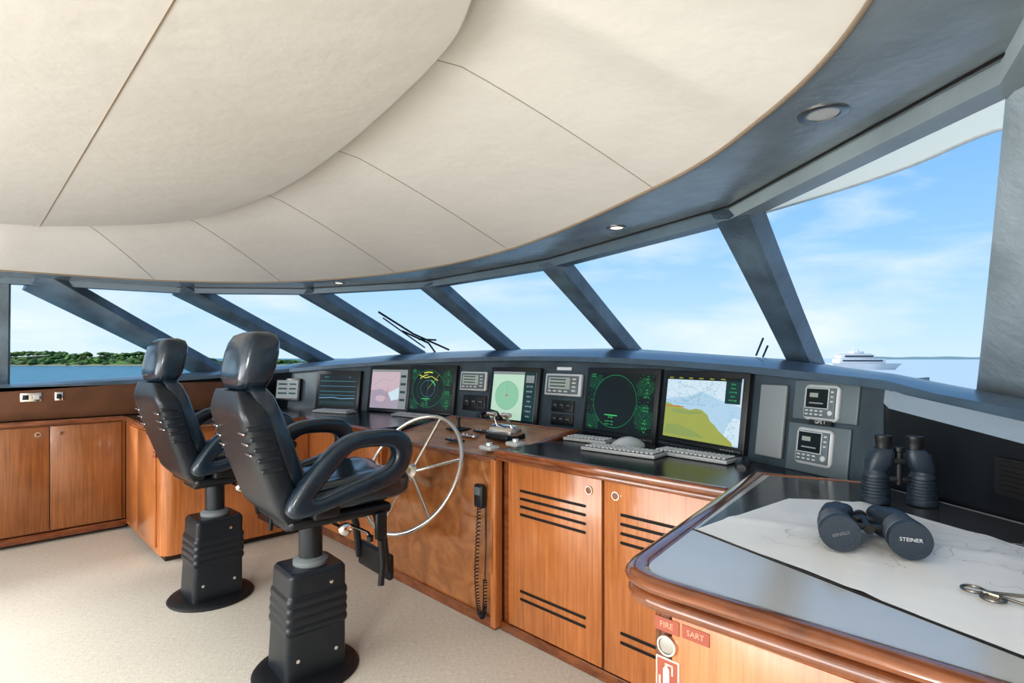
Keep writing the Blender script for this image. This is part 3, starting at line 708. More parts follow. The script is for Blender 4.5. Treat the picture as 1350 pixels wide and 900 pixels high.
path_c=catmull([(0,-.028,-.06),(-.012,-.03,-.25),(-.022,-.03,-.45),(-.006,-.03,-.61),(.022,-.03,-.665),(.048,-.03,-.60),(.050,-.03,-.45)],30,False)
for i,p in enumerate(path_c):
    pass
NC=900
for i in range(NC):
    u=i/(NC-1)*(len(path_c)-1); a=int(min(u,len(path_c)-2)); q=path_c[a].lerp(path_c[a+1],u-a); tg=(path_c[a+1]-path_c[a]).normalized()
    sd=tg.cross(Vector((0,1,0))).normalized(); ang=i/NC*2*math.pi*58
    pts.append(q+sd*.010*math.cos(ang)+Vector((0,1,0))*.010*math.sin(ang))
m.tube(pts,.003,SHELL,5,up=Vector((0,0,1)))
m.tube(catmull([(.050,-.03,-.45),(.046,-.02,-.25),(.035,-.012,-.1),(.02,0,.0)],8,False),.004,SHELL,6); m.obj("coiled_cord",vh)

# ---------------- starboard console cabinet ----------------
sc=thing("console_cabinet","cherry wood cabinet with two slotted ventilated doors","cabinet",(-1.5,2.3,0))
m=MB(); m.b2((-2.17,2.11,.05),(-.87,2.75,.945),CHERRYD); m.b2((-2.17,2.14,0),(-.87,2.7,.05),KICK); m.b2((-2.175,2.088,.0),(-.87,2.112,.052),CHERRYD,.003); m.obj("cabinet_body",sc,world=True)
for k,(a,b_) in enumerate(((-2.115,-1.50),(-1.485,-.88))):
    m=MB(); m.b2((a,2.088,.06),(b_,2.112,.935),CHERRY,.003)
    for j in range(4):
        zz=.795-.042*j; m.b2((a+.09,2.0865,zz-.0065),(b_-.09,2.0885,zz+.0065),SLOT,.004)
    for j in range(2):
        zz=.262-.042*j; m.b2((a+.09,2.0865,zz-.0065),(b_-.09,2.0885,zz+.0065),SLOT,.004)
    d=m.obj("cabinet_door",sc,world=True)
    m=MB(); latch(m,b_-.07 if k==0 else a+.065,2.088,.875,'-y',.022); o=m.obj("door_latch",None); o.location=(1.5,-2.3,0); o.parent=d
arcp=[(s,tb(s)-.002) for s in [(-.49+(-2.175+.49)*i/16) for i in range(17)]]
m=MB(); m.prism([(-2.175,2.07),(-.89,2.07),(-.88,2.24),(-.50,2.40)]+arcp,.947,.998,BLACKTOP)
w2=m.obj("worktop",label="black leather-topped counter with cherry wood front edge",cat="worktop")
m=MB(); m.b2((-2.19,2.04,.962),(-.89,2.085,1.003),CHERRYD,.012,3); m.b2((-2.185,2.055,.94),(-.89,2.09,.963),CHERRYD,.006,2); m.obj("worktop_edging",w2)

def keyboard(x,y,rot,w=.44,d=.15,z_=.998,label="light grey computer keyboard on black counter"):
    e=thing("keyboard",label,"keyboard",M=T(x,y,z_+.001)@Matrix.Rotation(rot,4,'Z'))
    m=MB(); m.box((0,0,.011),(w,d,.02),KEYG,.006,2); m.obj("keyboard_body",e)
    m=MB(); rows=5; cols=int(w/.026)
    for r in range(rows):
        for c in range(cols):
            xx=-w/2+.015+(w-.03)*(c+.5)/cols; yy=-d/2+.015+(d-.03)*(r+.5)/rows
            m.box((xx,yy,.024),((w-.03)/cols*.72,(d-.03)/rows*.66,.009),KEYC,.002,1)
    o=m.obj("keycaps",e); o["kind"]="stuff"; m=MB(); m.box((0,0,.0205),(w-.02,d-.02,.001),DGREY); m.obj("key_bed",e); return e
keyboard(-1.63,2.46,math.radians(3)); keyboard(-1.30,2.60,math.radians(-4),.42,.14); keyboard(-2.0,2.66,math.radians(4),.3,.13)
keyboard(-4.75,2.42,math.radians(18),.42,.14,.995,"light grey computer keyboard on port console"); keyboard(-3.95,2.72,math.radians(8),.38,.13,.995,"light grey computer keyboard below radar monitor")
def mouse(x,y,rot,mt,label,s=1,z_=.998):
    m=MB(); secs=[]
    for k in range(9):
        u=k/8; yy=-.06+.12*u; w=.062*math.sin(math.pi*(.12+.76*u))**.5; h=.036*math.sin(math.pi*(.1+.8*u))**.7
        secs.append([Vector((w/2*math.cos(2*math.pi*i/16),yy,max(0,h*math.sin(2*math.pi*i/16)))) for i in range(16)])
    m.loft(secs,mt); m.box((0,.03,.03),(.006,.02,.008),SHELL,.001)
    o=m.obj("computer_mouse",label=label,cat="computer mouse"); o.matrix_world=T(x,y,z_)@Matrix.Rotation(rot,4,'Z')@Matrix.Scale(s,4)
mouse(-1.04,2.56,.3,SHELL,"black computer mouse on counter beside keyboard",1.1)
mouse(-1.72,2.64,-.3,LGREY,"silver grey trackball mouse behind keyboard",1.7)

# ---------------- chart table ----------------
TZ=1.03
def corner(a,b,c,r,n=8):
    a=Vector(a);b=Vector(b);c=Vector(c); d1=(a-b).normalized(); d2=(c-b).normalized(); p1=b+d1*r;p2=b+d2*r
    return [tuple((p1*(1-t)**2+b*2*t*(1-t)+p2*t*t)) for t in [i/n for i in range(n+1)]]
path=[(-.865,2.28)]+corner((-.865,2.28),(-.675,1.03),(.41,1.06),.10)+[(.41,1.06)]
ct=thing("chart_table","chart table with glare-silvered front strip, dark lid and cherry edge","table",(-.3,1.5,0))
m=MB(); m.prism(path+[(.41,1.5),(.2,1.885),(-.05,2.12),(-.44,2.37),(-.50,2.42)],TZ-.035,TZ,LAM); m.obj("table_top",ct,world=True)
m=MB(); P3=[Vector((x,y,TZ-.010)) for x,y in path]
rs=[(.030*math.cos(a)*1.0,.017*math.sin(a)) for a in [2*math.pi*i/14 for i in range(14)]]
m.sweep(P3,rs,CHERRYD); m.sweep([p-Vector((0,0,.034)) for p in P3],[(.023*math.cos(a),.018*math.sin(a)) for a in [2*math.pi*i/14 for i in range(14)]],CHERRYD)
m.sweep([Vector((-.865,2.28,TZ-.01)),Vector((-.50,2.40,TZ-.01))],[(.014*math.cos(a),.016*math.sin(a)) for a in [2*math.pi*i/10 for i in range(10)]],CHERRYD)
m.obj("table_edging",ct,world=True)
m=MB()
p2=[(-.835,2.25)]+corner((-.835,2.25),(-.645,1.06),(.40,1.09),.09)+[(.40,1.09)]
m.prism(p2+[(.40,1.45),(.15,1.85),(-.5,2.25)],.06,TZ-.05,CHERRYD); m.prism([(-.80,2.2),(-.60,1.12),(.38,1.14),(.15,1.8),(-.5,2.2)],0,.06,KICK); m.obj("table_cabinet",ct,world=True)
FY=1.048
m=MB(); m.b2((-.575+.0,FY,.12),(.0,FY+.022,TZ-.070),CHERRY,.004); dd=m.obj("cabinet_door",ct,world=True)
m=MB(); m.b2((.01,FY+.01,.12),(.39,FY+.03,TZ-.070),CHERRY,.004); m.obj("cabinet_door",ct,world=True)
a=onz(912,697,TZ); b_=onz(1350,868,TZ); gd=(b_-a).normalized(); gn=Vector((-gd.y,gd.x,0)); b_=b_+(b_-a)*.4
m=MB(); m.prism([(a.x+.012,a.y+.003),(b_.x,b_.y+.003),(.36,1.5),(.17,1.87),(-.06,2.10),(-.44,2.35),(-.50,2.39),(-.815,2.27)],TZ+.0002,TZ+.001,LID); m.obj("table_lid",ct,world=True,label="dark glossy lid")
m=MB()
m.sweep([Vector((a.x,a.y,TZ+.0006)),Vector((b_.x,b_.y,TZ+.0006))],[(-.0022,-.0006),(.0022,-.0006),(.0022,.0006),(-.0022,.0006)],SLOT); m.obj("lid_seam",ct,world=True)
def flabel(px,py,w,h,body,mt=RED,tx=TXTP,name="sign_label",label="",rot=0):
    P=ony(px,py,FY-.001); m=MB(); m.box((0,0,0),(w,.002,h),mt)
    if body: m.text(body,h*.60,tx,T(0,-.0016,0)@RX)
    o=m.obj(name,label=label,cat="label"); o.location=P; return P
flabel(879,824,.056,.029,"FIRE",label="small faded red label lettered FIRE on cabinet door")
flabel(917,838,.058,.027,"SART",label="small faded red label lettered SART on cabinet door")
P=ony(880,850,FY); m=MB(); latch(m,P.x+.3,P.y-1.5,P.z,'-y',.023,STEEL,STEELD); o=m.obj("door_latch",None); o.parent=dd
P=ony(880,889,FY-.001); m=MB(); m.box((0,0,0),(.054,.002,.068),SIGNW,.001); m.box((0,-.0012,0),(.047,.001,.061),RED)
m.box((-.002,-.002,-.008),(.014,.001,.034),SIGNW); m.lathe([(.007,0),(.007,.001)],SIGNW,16,T(-.002,-.0016,.009)@RX); m.box((-.002,-.002,.018),(.005,.001,.008),SIGNW); m.box((.004,-.002,.022),(.018,.001,.003),SIGNW); m.box((.012,-.002,.012),(.003,.001,.02),SIGNW)
m.box((-.017,-.002,-.015),(.004,.001,.018),SIGNW)
o=m.obj("fire_extinguisher_sign",label="red and cream fire extinguisher pictogram sign",cat="sign"); o.location=P
# chart paper: cut sheet, gently buckled and folded
TP=TZ+.0012
pp=[onz(x,y,TZ+.001) for x,y in ((1040,657),(1090,659),(1150,664),(1360,724))]
g0=a+gn*.006+gd*.01; g1=a+gn*.006+gd*.95
pa=[g0]+pp+[Vector((.18,1.75,0)),Vector((.33,1.25,0)),g1]
FOLDS=(((-.62,1.60),(.2,1.80)),((-.28,1.30),(-.44,2.0)),((.0,1.2),(-.14,1.95)))
def paperz(x,y):
    h=.0055*max(0,noise.noise(Vector((x*4.2+3,y*4.2,1.3))))+.0012*abs(noise.noise(Vector((x*14,y*14,5))))
    for (x0,y0),(x1,y1) in FOLDS:
        dx,dy=x1-x0,y1-y0; L_=math.hypot(dx,dy); d=abs((x-x0)*dy-(y-y0)*dx)/L_
        h+=.004*max(0,1-d/.03)
    return TP+.0004+h
b=bmesh.new(); b.faces.new([b.verts.new((p.x,p.y,0)) for p in pa])
for i in range(46):
    x=-.75+i*.025
    bmesh.ops.bisect_plane(b,geom=b.verts[:]+b.edges[:]+b.faces[:],plane_co=(x,0,0),plane_no=(1,0,0))
for i in range(40):
    y=1.1+i*.025
    bmesh.ops.bisect_plane(b,geom=b.verts[:]+b.edges[:]+b.faces[:],plane_co=(0,y,0),plane_no=(0,1,0))
for v in b.verts: v.co.z=paperz(v.co.x,v.co.y)
m=MB(); m.bm(b,PAPER)
random.seed(11)
for k in range(34):
    x=random.uniform(-.6,.1); y=random.uniform(1.40,2.0); pts=[]
    for j in range(14): pts.append((x,y)); x+=random.uniform(-.01,.03); y+=random.uniform(-.03,.02)
    pts=[(p[0],p[1],paperz(*p)+.0008) for p in pts if -.55<p[0]<.12 and 1.45<p[1]<1.92]
    if len(pts)>2: m.sweep(pts,[(-.0007,-.0001),(.0007,-.0001),(.0007,.0001),(-.0007,.0001)],INK)
m.obj("nautical_chart",label="large creased white paper nautical chart spread on the table",cat="chart",fix=False)

def binoc(M,label,txt=False):
    e=thing("binoculars",label,"binoculars",M=M)
    for sx in (-1,1):
        m=MB(); RXm=Matrix.Rotation(math.pi/2,4,'X')
        base=T(sx*.066,0,0)
        pr=[(.0,.098),(.030,.098),(.036,.105),(.041,.105),(.0425,.095),(.0425,.088)]
        for j in range(7): z0=.084-.010*j; r0=.042-.0008*j; pr+=[(r0-.0028,z0),(r0-.0028,z0-.0035),(r0,z0-.0045),(r0,z0-.0085)]
        pr+=[(.034,.010),(.030,.0),(.030,-.03)]
        m.lathe(pr,RUBBER,28,base@RXm)
        rings=[]
        for y,w,h,xo in ((.0,.060,.062,0),(-.02,.072,.070,-sx*.008),(-.055,.070,.068,-sx*.016),(-.07,.05,.055,-sx*.022)):
            rings.append([Vector((sx*.066+xo+p.x,-y, p.y)) for p in supel(0,0,0,w,h,0,.6,24)])
        m.loft(rings,RUBBER)
        m.obj("barrel",e)
        m=MB(); m.lathe([(.021,0),(.022,.012),(.0225,.03),(.024,.034),(.024,.045),(.012,.045),(.010,.042)],PLASTIC,24,T(sx*.044,.066,0)@Matrix.Rotation(-math.pi/2,4,'X')); m.obj("eyepiece",e)
        m=MB(); m.lathe([(.0,0),(.034,0),(.034,.001)],LENS,28,T(sx*.066,-.1,0)@RXm); m.lathe([(.0,0),(.036,0),(.036,.003),(.030,.003),(.030,.0022)],RUBBER,28,T(sx*.066,-.102,0)@RXm)
        if txt and sx>0: m.text("STEINER",.0115,TXTW,T(sx*.066,-.1060,.003)@RX)
        if txt and sx<0: m.text("STEINER",.010,GREYP,T(sx*.066,-.1060,.0)@RX@Matrix.Rotation(math.radians(200),4,'Z'))
        m.obj("lens_cap",e)
    m=MB(); m.tube([(0,-.045,.0),(0,.06,.0)],.011,PLASTIC,16); m.box((0,.03,.004),(.085,.022,.016),PLASTIC,.006); m.box((0,-.03,.002),(.09,.02,.014),PLASTIC,.006); m.lathe([(.016,0),(.016,.012)],PLASTIC,20,T(0,.062,0)@Matrix.Rotation(-math.pi/2,4,'X')); m.obj("hinge_bridge",e)
    return e
binoc(T(-.345,1.61,TZ+.050)@Matrix.Rotation(math.radians(22),4,'Z')@Matrix.Scale(1.06,4),"dark blue-grey ribbed rubber binoculars lying on the chart",True)
binoc(T(-.362,2.12,TZ+.110)@Matrix.Rotation(math.radians(30),4,'Z')@Matrix.Rotation(math.radians(90),4,'X')@Matrix.Scale(1.0,4),"black binoculars standing upright at the table's back edge")
dv=thing("chart_dividers","dark metal chart dividers lying on the chart","dividers",(-.10,1.42,TZ+.010))
m=MB()
ring=[(.018*math.cos(t),.018*math.sin(t),0) for t in [2*math.pi*i/24 for i in range(24)]]
m.tube(ring,.003,DIV,8,closed=True,M=T(-.02,.0,0)); m.tube(ring,.003,DIV,8,closed=True,M=T(.012,-.028,0)); m.box((0.01,-.005,0),(.03,.014,.01),BRASS,.003,M=Matrix.Rotation(-.3,4,'Z')); m.obj("divider_handle",dv)
for pts in ([(.0,0,0),(.06,.03,0),(.15,.03,-.003)],[(.0,0,0),(.05,-.02,0),(.15,-.035,-.003)]):
    m=MB(); m.tube(pts,.003,DIV,8); m.obj("divider_leg",dv)

# ---------------- helm chair ----------------
def build_chair(loc,rot,label):
    M=T(*loc)@Matrix.Rotation(rot,4,'Z'); e=thing("helm_chair",label,"chair",M=M); ch=[]
    P=lambda m,n,lab=None: ch.append(m.obj(n,e,label=lab,angle=50))
    def yb(z_): return -.115-.20*((z_-.80)/.5)+.03*((z_-.8)/.5)**2
    m=MB(); secs=[]
    for z_,w,d in ((.80,.32,.05),(.815,.44,.11),(.88,.48,.135),(.98,.495,.14),(1.08,.50,.135),(1.18,.495,.13),(1.27,.47,.125),(1.34,.41,.11),(1.375,.32,.08),(1.385,.18,.03)):
        secs.append([Vector((p.x,p.y+yb(z_)+.035,z_)) for p in supel(0,0,0,w,d,0,.45,32)])
    m.loft(secs,LEATHER)
    for zz in (.97,1.12):
        y=yb(zz)+.045
        m.tube([(-.20,y+.045,zz),(0,y+.056,zz),(.20,y+.045,zz)],.02,LEATHER,10)
    P(m,"backrest")
    m=MB(); secs=[]
    zs=[.735+.625*i/26 for i in range(27)]
    for z_ in zs:
        u=(z_-.735)/.625
        w=.30+.24*min(1,u/.18)**.6-(.20*max(0,(u-.80)/.2)**1.8); d=.05+.075*min(1,u/.15)-(.07*max(0,(u-.85)/.15))
        secs.append([Vector((p.x,p.y+yb(max(.8,z_))-.035-(.0 if z_>.8 else -(.8-z_)*.6),z_)) for p in supel(0,0,0,w,d,0,.33,40)])
    m.loft(secs,SHELLC)
    for sx in (-1,1):
        for k in range(5):
            zz=1.21-.045*k; m.box((sx*.262,yb(zz)-.045,zz),(.024,.090,.020),SHELLC,.006,2)
    P(m,"backrest_shell")
    for sx in (-1,1):
        for k in range(3):
            m=MB(); zz=1.188-.045*k; m.box((sx*.20,yb(zz)-.035-.066,zz),(.10,.008,.008),CHROME,.002); P(m,"vent_highlight_strip","bright strip standing for a highlight on the backrest shell vents")  # chrome bars added for the highlights on the shell vents
    m=MB(); secs=[]
    for z_,w,d,yo in ((1.355,.20,.06,-.285),(1.37,.30,.12,-.282),(1.41,.335,.155,-.275),(1.46,.35,.165,-.265),(1.52,.35,.165,-.253),(1.57,.34,.155,-.243),(1.603,.29,.125,-.238),(1.618,.20,.06,-.236)):
        secs.append([Vector((p.x,p.y+yo,z_)) for p in supel(0,0,0,w,d,0,.42,36)])
    m.loft(secs,LEATHER); P(m,"headrest")
    for sx in (-.08,.08):
        m=MB(); m.tube([(sx,-.27,1.28),(sx,-.275,1.42)],.013,SHELL); P(m,"headrest_post")
    m=MB(); secs=[]
    for y,w,h,zc in ((-.17,.36,.06,.86),(-.15,.46,.12,.86),(-.05,.51,.15,.862),(.10,.54,.16,.868),(.24,.545,.17,.878),(.35,.53,.175,.882),(.415,.49,.155,.878),(.45,.40,.10,.868),(.46,.26,.03,.86)):
        r=[]
        for i in range(32):
            a=2*math.pi*i/32; c,s_=math.cos(a),math.sin(a)
            x=math.copysign(abs(c)**.5,c)*w/2; z_=math.copysign(abs(s_)**.6,s_)*h/2
            if z_>0: z_-=.028*math.cos(x/w*math.pi)**2
            r.append(Vector((x,y,zc+z_)))
        secs.append(r)
    m.loft(secs,LEATHER); P(m,"seat_cushion")
    m=MB(); m.box((0,.09,.765),(.45,.50,.05),SHELL,.02,3); P(m,"seat_pan")
    O=[(-.206,.885),(-.10,1.03),(.03,1.14),(.16,1.168),(.32,1.155),(.385,1.08),(.36,.975),(.27,.905),(.08,.865),(-.10,.83),(-.185,.83)]
    I=[(-.095,.912),(-.04,.968),(.03,1.045),(.10,1.090),(.245,1.085),(.29,1.05),(.268,1.00),(.205,.970),(.08,.938),(-.03,.905),(-.08,.897)]
    Oc=catmull([(0,a,b) for a,b in O],5); Ic=catmull([(0,a,b) for a,b in I],5)
    for sx in (-1,1):
        secs=[]
        for o_,i_ in zip(Oc,Ic):
            c=(o_+i_)/2; h=(o_-i_)/2; r=[]
            for q in range(20):
                a=2*math.pi*q/20; cc=math.copysign(abs(math.cos(a))**.55,math.cos(a)); ss=math.copysign(abs(math.sin(a))**.55,math.sin(a))
                r.append(Vector((sx*.315+ss*.040,c.y+h.y*cc,c.z+h.z*cc)))
            secs.append(r)
        m=MB(); m.loft(secs,LEATHER,closed=True); P(m,"armrest")
        m=MB(); m.box((sx*.262,-.02,.83),(.07,.12,.08),SHELL,.012); P(m,"armrest_bracket")
    m=MB(); m.lathe([(.24,0),(.245,.008),(.235,.02),(.19,.028),(.0,.03)],SHELLM,40); P(m,"base_plate")
    m=MB(); secs=[]
    for i in range(72):
        u=i/71; z_=.02+.49*u; w=.285-.02*u; 
        if .44<u<.78: 
            q=(u-.44)/.34*4; w+=.016*abs(math.sin(math.pi*q))**.4
        if u>.97: w-=.02*((u-.97)/.03)
        secs.append([Vector((p.x,p.y+.015*u,z_)) for p in supel(0,0,0,w*.90,w*1.02,0,.16,40)])
    m.loft(secs,SHELLC)
    P(m,"pedestal_cover")
    for sx in (-1,1):
        for zz,yy in ((.12,-.09),(.12,.09),(.44,.07)):
            m=MB(); m.lathe([(0,0),(.009,0),(.009,.005),(0,.006)],CHROME,12,T(sx*(.127 if zz<.2 else .121),yy,zz)@Matrix.Rotation(sx*math.pi/2,4,'Y')); P(m,"pedestal_screw","small chrome screw head")
    m=MB(); m.lathe([(.075,.50),(.082,.51),(.082,.53),(.06,.545)],GREYP,28,T(0,.02,0)); P(m,"collar","grey collar ring")
    m=MB(); m.lathe([(.055,.5),(.055,.745)],SHELLC,28,T(0,.02,0)); m.box((0,.0,.725),(.20,.26,.04),SHELL,.01); P(m,"column")
    for sx in (-.15,.15): m=MB(); m.tube([(sx,.28,.75),(sx,.33,.60),(sx,.35,.42)],.018,SHELL,10,up=Vector((1,0,0)),rb=.024); P(m,"footrest_arm"); 
    m=MB(); m.box((0,.365,.44),(.34,.035,.13),SHELL,.014,3)
    for k in range(4): m.box((0,.386,.485-.03*k),(.28,.006,.010),DGREY,.002)
    P(m,"footrest")
    m=MB(); m.lathe([(0,0),(.030,0),(.032,.01),(.026,.018),(0,.02)],CHROME,24,T(.20,.10,.70)@Matrix.Rotation(math.pi/2,4,'Y')); m.tube([(.08,.10,.70),(.21,.10,.70)],.008,CHROME); P(m,"adjustment_knob","chrome adjustment knob")
    m=MB(); m.tube([(.10,.18,.68),(.24,.20,.67),(.27,.20,.65)],.008,CHROME); m.lathe([(0,0),(.014,.004),(.016,.03),(0,.04)],SHELL,16,T(.26,.20,.63)); P(m,"adjustment_lever","chrome lever with black grip")
    m=MB(); m.box((.235,.27,.69),(.025,.06,.13),SHELL,.01,3); m.tube([(.235,.27,.62),(.235,.28,.50),(.235,.27,.40)],.016,SHELL,10,up=Vector((1,0,0)),rb=.013); P(m,"side_control_box")
    return e,ch
e1,ch=build_chair((-2.57,1.165,0),math.radians(-3),"black leather helm chair on pedestal with padded wedge armrests")
e1["group"]="helm chairs"
e2=copy_thing(e1,ch,T(-3.79,1.10,0)@Matrix.Rotation(math.radians(2),4,'Z'))

# ---------------- downlights ----------------
for px,py,r in ((1085,150,.062),(813,300,.05),(447,373,.05)):
    P=onz(px,py,CZ); e=thing("ceiling_downlight","round recessed downlight with brushed metal ring in dark soffit","ceiling light",(P.x,P.y,CZ-.0005))
    e["group"]="recessed downlights"
    m=MB(); m.lathe([(r,0),(r,-.002),(r*.94,-.004),(r*.66,-.003),(r*.62,-.0006)],STEELD,32); m.obj("light_ring",e)
    m=MB(); m.lathe([(r*.62,-.0008),(r*.5,-.0015),(r*.2,-.0022),(0,-.0025)],LAMP if r<.06 else LGREY,28); m.obj("light_lens",e)

# ---------------- wipers ----------------
def onwin(i,px,py,off=.04):
    a=Vector((*tops[i],CZ)); b=Vector((*tops[i+1],CZ)); c=Vector(bots[i+1]); nrm=(b-a).cross(c-a).normalized(); r=ray(px,py); O=Vector((0,0,H))
    D=(a-O).dot(nrm)/r.dot(nrm); return O+r*(D+off)
wp=thing("windscreen_wiper","black pantograph wiper resting outside the windscreen","windscreen wiper",onwin(4,560,458,.1))
m=MB(); m.tube([onwin(4,499,411),onwin(4,545,440),onwin(4,592,461)],.010,SHELL,6); m.obj("wiper_blade",wp,world=True)
m=MB(); m.tube([onwin(4,505,419,.07),onwin(4,560,458,.07)],.007,SHELL,6); m.tube([onwin(4,530,436,.08),onwin(4,565,452,.08),onwin(4,575,466,.08)],.010,SHELL,6); m.tube([onwin(4,552,447,.08),onwin(4,575,448,.08)],.010,SHELL,6); m.obj("wiper_arm",wp,world=True)
wp=thing("windscreen_wiper","black wiper arm tip outside the windscreen","windscreen wiper",onwin(2,1000,466,.1))
m=MB(); m.tube([onwin(2,1006,446),onwin(2,997,468)],.006,SHELL,6); m.obj("wiper_blade",wp,world=True)
m=MB(); m.tube([onwin(2,1012,456),onwin(2,1006,470)],.006,SHELL,6); m.obj("wiper_arm",wp,world=True)

# ---------------- exterior ----------------
SZ=-4.0
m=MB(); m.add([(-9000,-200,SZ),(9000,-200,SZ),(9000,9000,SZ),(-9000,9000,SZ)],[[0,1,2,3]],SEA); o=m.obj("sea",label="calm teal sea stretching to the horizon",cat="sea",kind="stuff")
m=MB(); random.seed(5)
prof=[]
for k in range(60):
    px=-140+k*9; D=392
    ht=7+6*noise.noise(Vector((px*.02,3,0)))+ (3.5 if px<120 else 3.5-(px-120)*.03)
    ht=max(1.5,ht*.92); P=at(px,482,D); prof.append((P.x,P.y,ht))
vs=[];fs=[]
d=Vector((-R2,R2,0))
for x,y,h in prof:
    for u,v in ((-6,0),(-3,.12),(8,.8),(30,1),(60,.2)):
        vs.append(Vector((x,y,SZ))+d*u+Vector((0,0,h*.75*v)))
for i in range(len(prof)-1):
    for j in range(4): fs.append([i*5+j,i*5+5+j,i*5+6+j,i*5+j+1])
m.add(vs,fs,LEAF)
for i in range(620):
    x,y,h=random.choice(prof); u=random.uniform(-3,25); c=Vector((x+random.uniform(-3,3),y+random.uniform(-3,3),SZ+h*(.15+.75*min(1,max(0,(u+3)/12)))))+d*u
    r=random.uniform(.8,2.2); b=bmesh.new(); bmesh.ops.create_icosphere(b,subdivisions=1,radius=r)
    for v in b.verts: v.co=Vector((v.co.x*1.3,v.co.y*1.3,v.co.z*.8))*(1+.25*random.uniform(-1,1))
    m.bm(b,LEAF,T(*c))
for i in range(len(prof)-1):
    a=Vector((prof[i][0],prof[i][1],SZ))-d*6; b_=Vector((prof[i+1][0],prof[i+1][1],SZ))-d*6
    m.add([a,b_,b_+d*3+Vector((0,0,1)),a+d*3+Vector((0,0,1))],[[0,1,2,3]],SAND)
m.obj("wooded_island",label="low green tree-covered island across the water",cat="island",kind="stuff",fix=False)
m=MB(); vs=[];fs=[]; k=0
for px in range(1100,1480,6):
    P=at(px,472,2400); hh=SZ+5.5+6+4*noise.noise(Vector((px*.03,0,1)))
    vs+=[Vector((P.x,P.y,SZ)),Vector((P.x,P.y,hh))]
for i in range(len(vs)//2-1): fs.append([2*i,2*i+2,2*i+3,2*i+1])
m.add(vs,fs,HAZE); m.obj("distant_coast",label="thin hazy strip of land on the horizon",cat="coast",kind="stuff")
YW=mat("yacht_white",(.55,.57,.60),.4)
Pc=at(1140,487,262); yt=thing("motor_yacht","white multi-deck motor yacht anchored on the sea","boat",M=T(Pc.x,Pc.y,SZ)@Matrix.Rotation(math.radians(45),4,'Z'))
def hullring(z_,w,x0,x1):
    r=[]
    for i in range(13): u=i/12; r.append(Vector((x0+(x1-x0)*u,-w/2*min(1,(1-u)*2.6)**.6 if u<1 else 0,z_)))
    for i in range(12,-1,-1): u=i/12; r.append(Vector((x0+(x1-x0)*u,w/2*min(1,(1-u)*2.6)**.6 if u<1 else .01,z_)))
    return r
m=MB(); m.loft([hullring(-.3,6,-16,14),hullring(1.2,7,-17,16),hullring(3.0,7.4,-17.5,18)],YW); m.obj("hull",yt)
m=MB(); m.box((-3,0,4.1),(22,6.4,2.2),YW,.3); m.box((-5,0,6.2),(16,5.8,2.0),YW,.3); m.box((-6,0,7.5),(15,5.6,.3),YW,.1); m.box((-4,0,8.2),(5,4,1.2),YW,.2); m.obj("superstructure",yt)
m=MB(); m.box((-3,0,4.3),(19,6.5,.8),LENS); m.box((-4.5,0,6.4),(13.5,5.9,.9),LENS); m.obj("window_band",yt,label="dark window bands")
m=MB(); m.tube([(-5,0,8),(-5.6,0,12.5)],.18,YW); m.tube([(-5.4,-1.5,10.2),(-5.4,1.5,10.2)],.1,YW); m.lathe([(.6,0),(.5,.8),(0,1)],YW,12,T(-3.4,0,8.8)); m.obj("mast",yt)

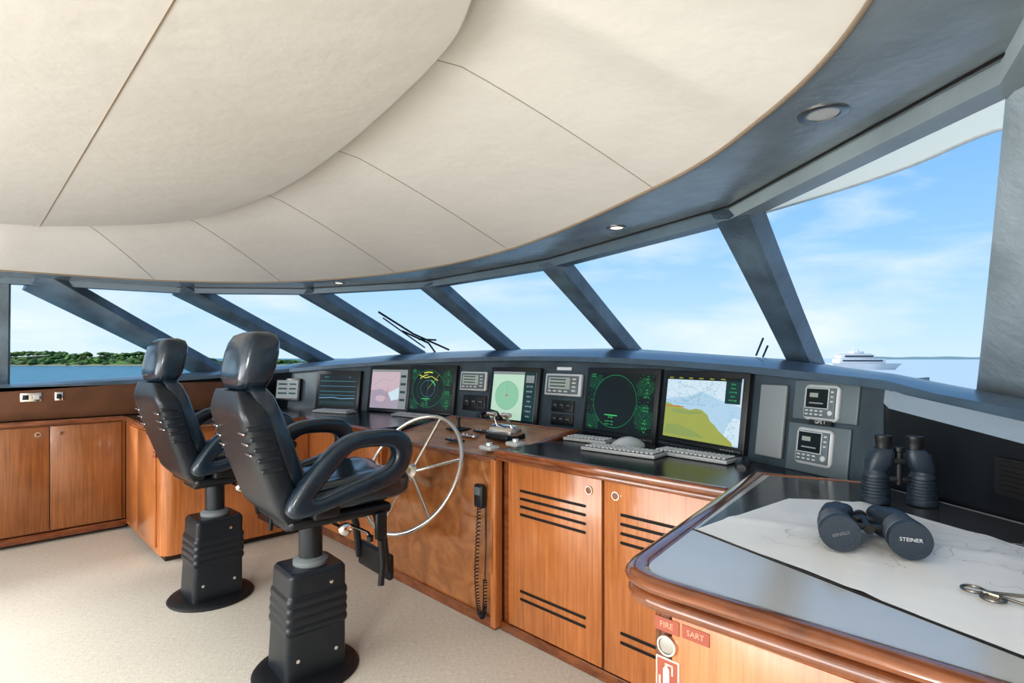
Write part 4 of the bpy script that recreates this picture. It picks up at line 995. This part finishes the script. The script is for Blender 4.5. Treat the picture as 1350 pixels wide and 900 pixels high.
# ---------------- world & lights ----------------
w=bpy.data.worlds.new("world"); bpy.context.scene.world=w; w.use_nodes=True; nt=w.node_tree; L=nt.links.new
bg=nt.nodes["Background"]; tc=nt.nodes.new("ShaderNodeTexCoord"); sp=nt.nodes.new("ShaderNodeSeparateXYZ"); L(tc.outputs["Generated"],sp.inputs[0])
r=nt.nodes.new("ShaderNodeValToRGB"); e=r.color_ramp.elements; L(sp.outputs["Z"],r.inputs["Fac"])
e[0].position=0; e[0].color=(.62,.78,.88,1); e[1].position=1; e[1].color=(.12,.30,.70,1)
for p,c in ((.06,(.52,.73,.90)),(.18,(.34,.60,.89)),(.35,(.22,.47,.85))):
    x=e.new(p); x.color=(*c,1)
mp=nt.nodes.new("ShaderNodeMapping"); mp.inputs["Scale"].default_value=(1.6,1.6,6.5); L(tc.outputs["Generated"],mp.inputs["Vector"])
n=nt.nodes.new("ShaderNodeTexNoise"); n.inputs["Scale"].default_value=1.7; n.inputs["Detail"].default_value=9; n.inputs["Roughness"].default_value=.55; n.inputs["Distortion"].default_value=.3; L(mp.outputs["Vector"],n.inputs["Vector"])
cr=nt.nodes.new("ShaderNodeValToRGB"); cr.color_ramp.elements[0].position=.47; cr.color_ramp.elements[1].position=.72; cr.color_ramp.elements[1].color=(.8,.8,.8,1); L(n.outputs["Fac"],cr.inputs["Fac"])
mx=nt.nodes.new("ShaderNodeMix"); mx.data_type='RGBA'; L(cr.outputs["Color"],mx.inputs["Factor"]); L(r.outputs["Color"],mx.inputs["A"]); mx.inputs["B"].default_value=(.84,.89,.93,1)
L(mx.outputs["Result"],bg.inputs["Color"]); bg.inputs["Strength"].default_value=1.0
def sun(dirv,en,ang,col):
    l=bpy.data.lights.new("sun",'SUN'); l.energy=en; l.angle=math.radians(ang); l.color=col
    o=bpy.data.objects.new("sun",l); bpy.context.collection.objects.link(o); o.rotation_euler=Vector(dirv).to_track_quat('-Z','Y').to_euler()
sun((.35,.78,-.42),4.5,8,(1,.96,.90))
def area(loc,dirv,sx,sy,p,col=(1,1,1)):
    l=bpy.data.lights.new("area",'AREA'); l.shape='RECTANGLE'; l.size=sx; l.size_y=sy; l.energy=p; l.color=col
    o=bpy.data.objects.new("fill_light",l); bpy.context.collection.objects.link(o); o.location=loc; o.rotation_euler=Vector(dirv).to_track_quat('-Z','Z').to_euler()
area((-3,-3.0,1.3),(0,1,.05),5.5,2.0,185,(1,.99,.98))  # added fill behind the camera to brighten the interior
area((-2.6,-2.3,.6),(0,.55,.83),4.5,1.2,12,(1,.99,.98))  # added uplight behind the camera to brighten the ceiling
area((-.2,-1.5,1.9),(-.6,.8,-.35),.7,.5,46,(1,.98,.95))  # added small fill from aft starboard, no fixture of the bridge
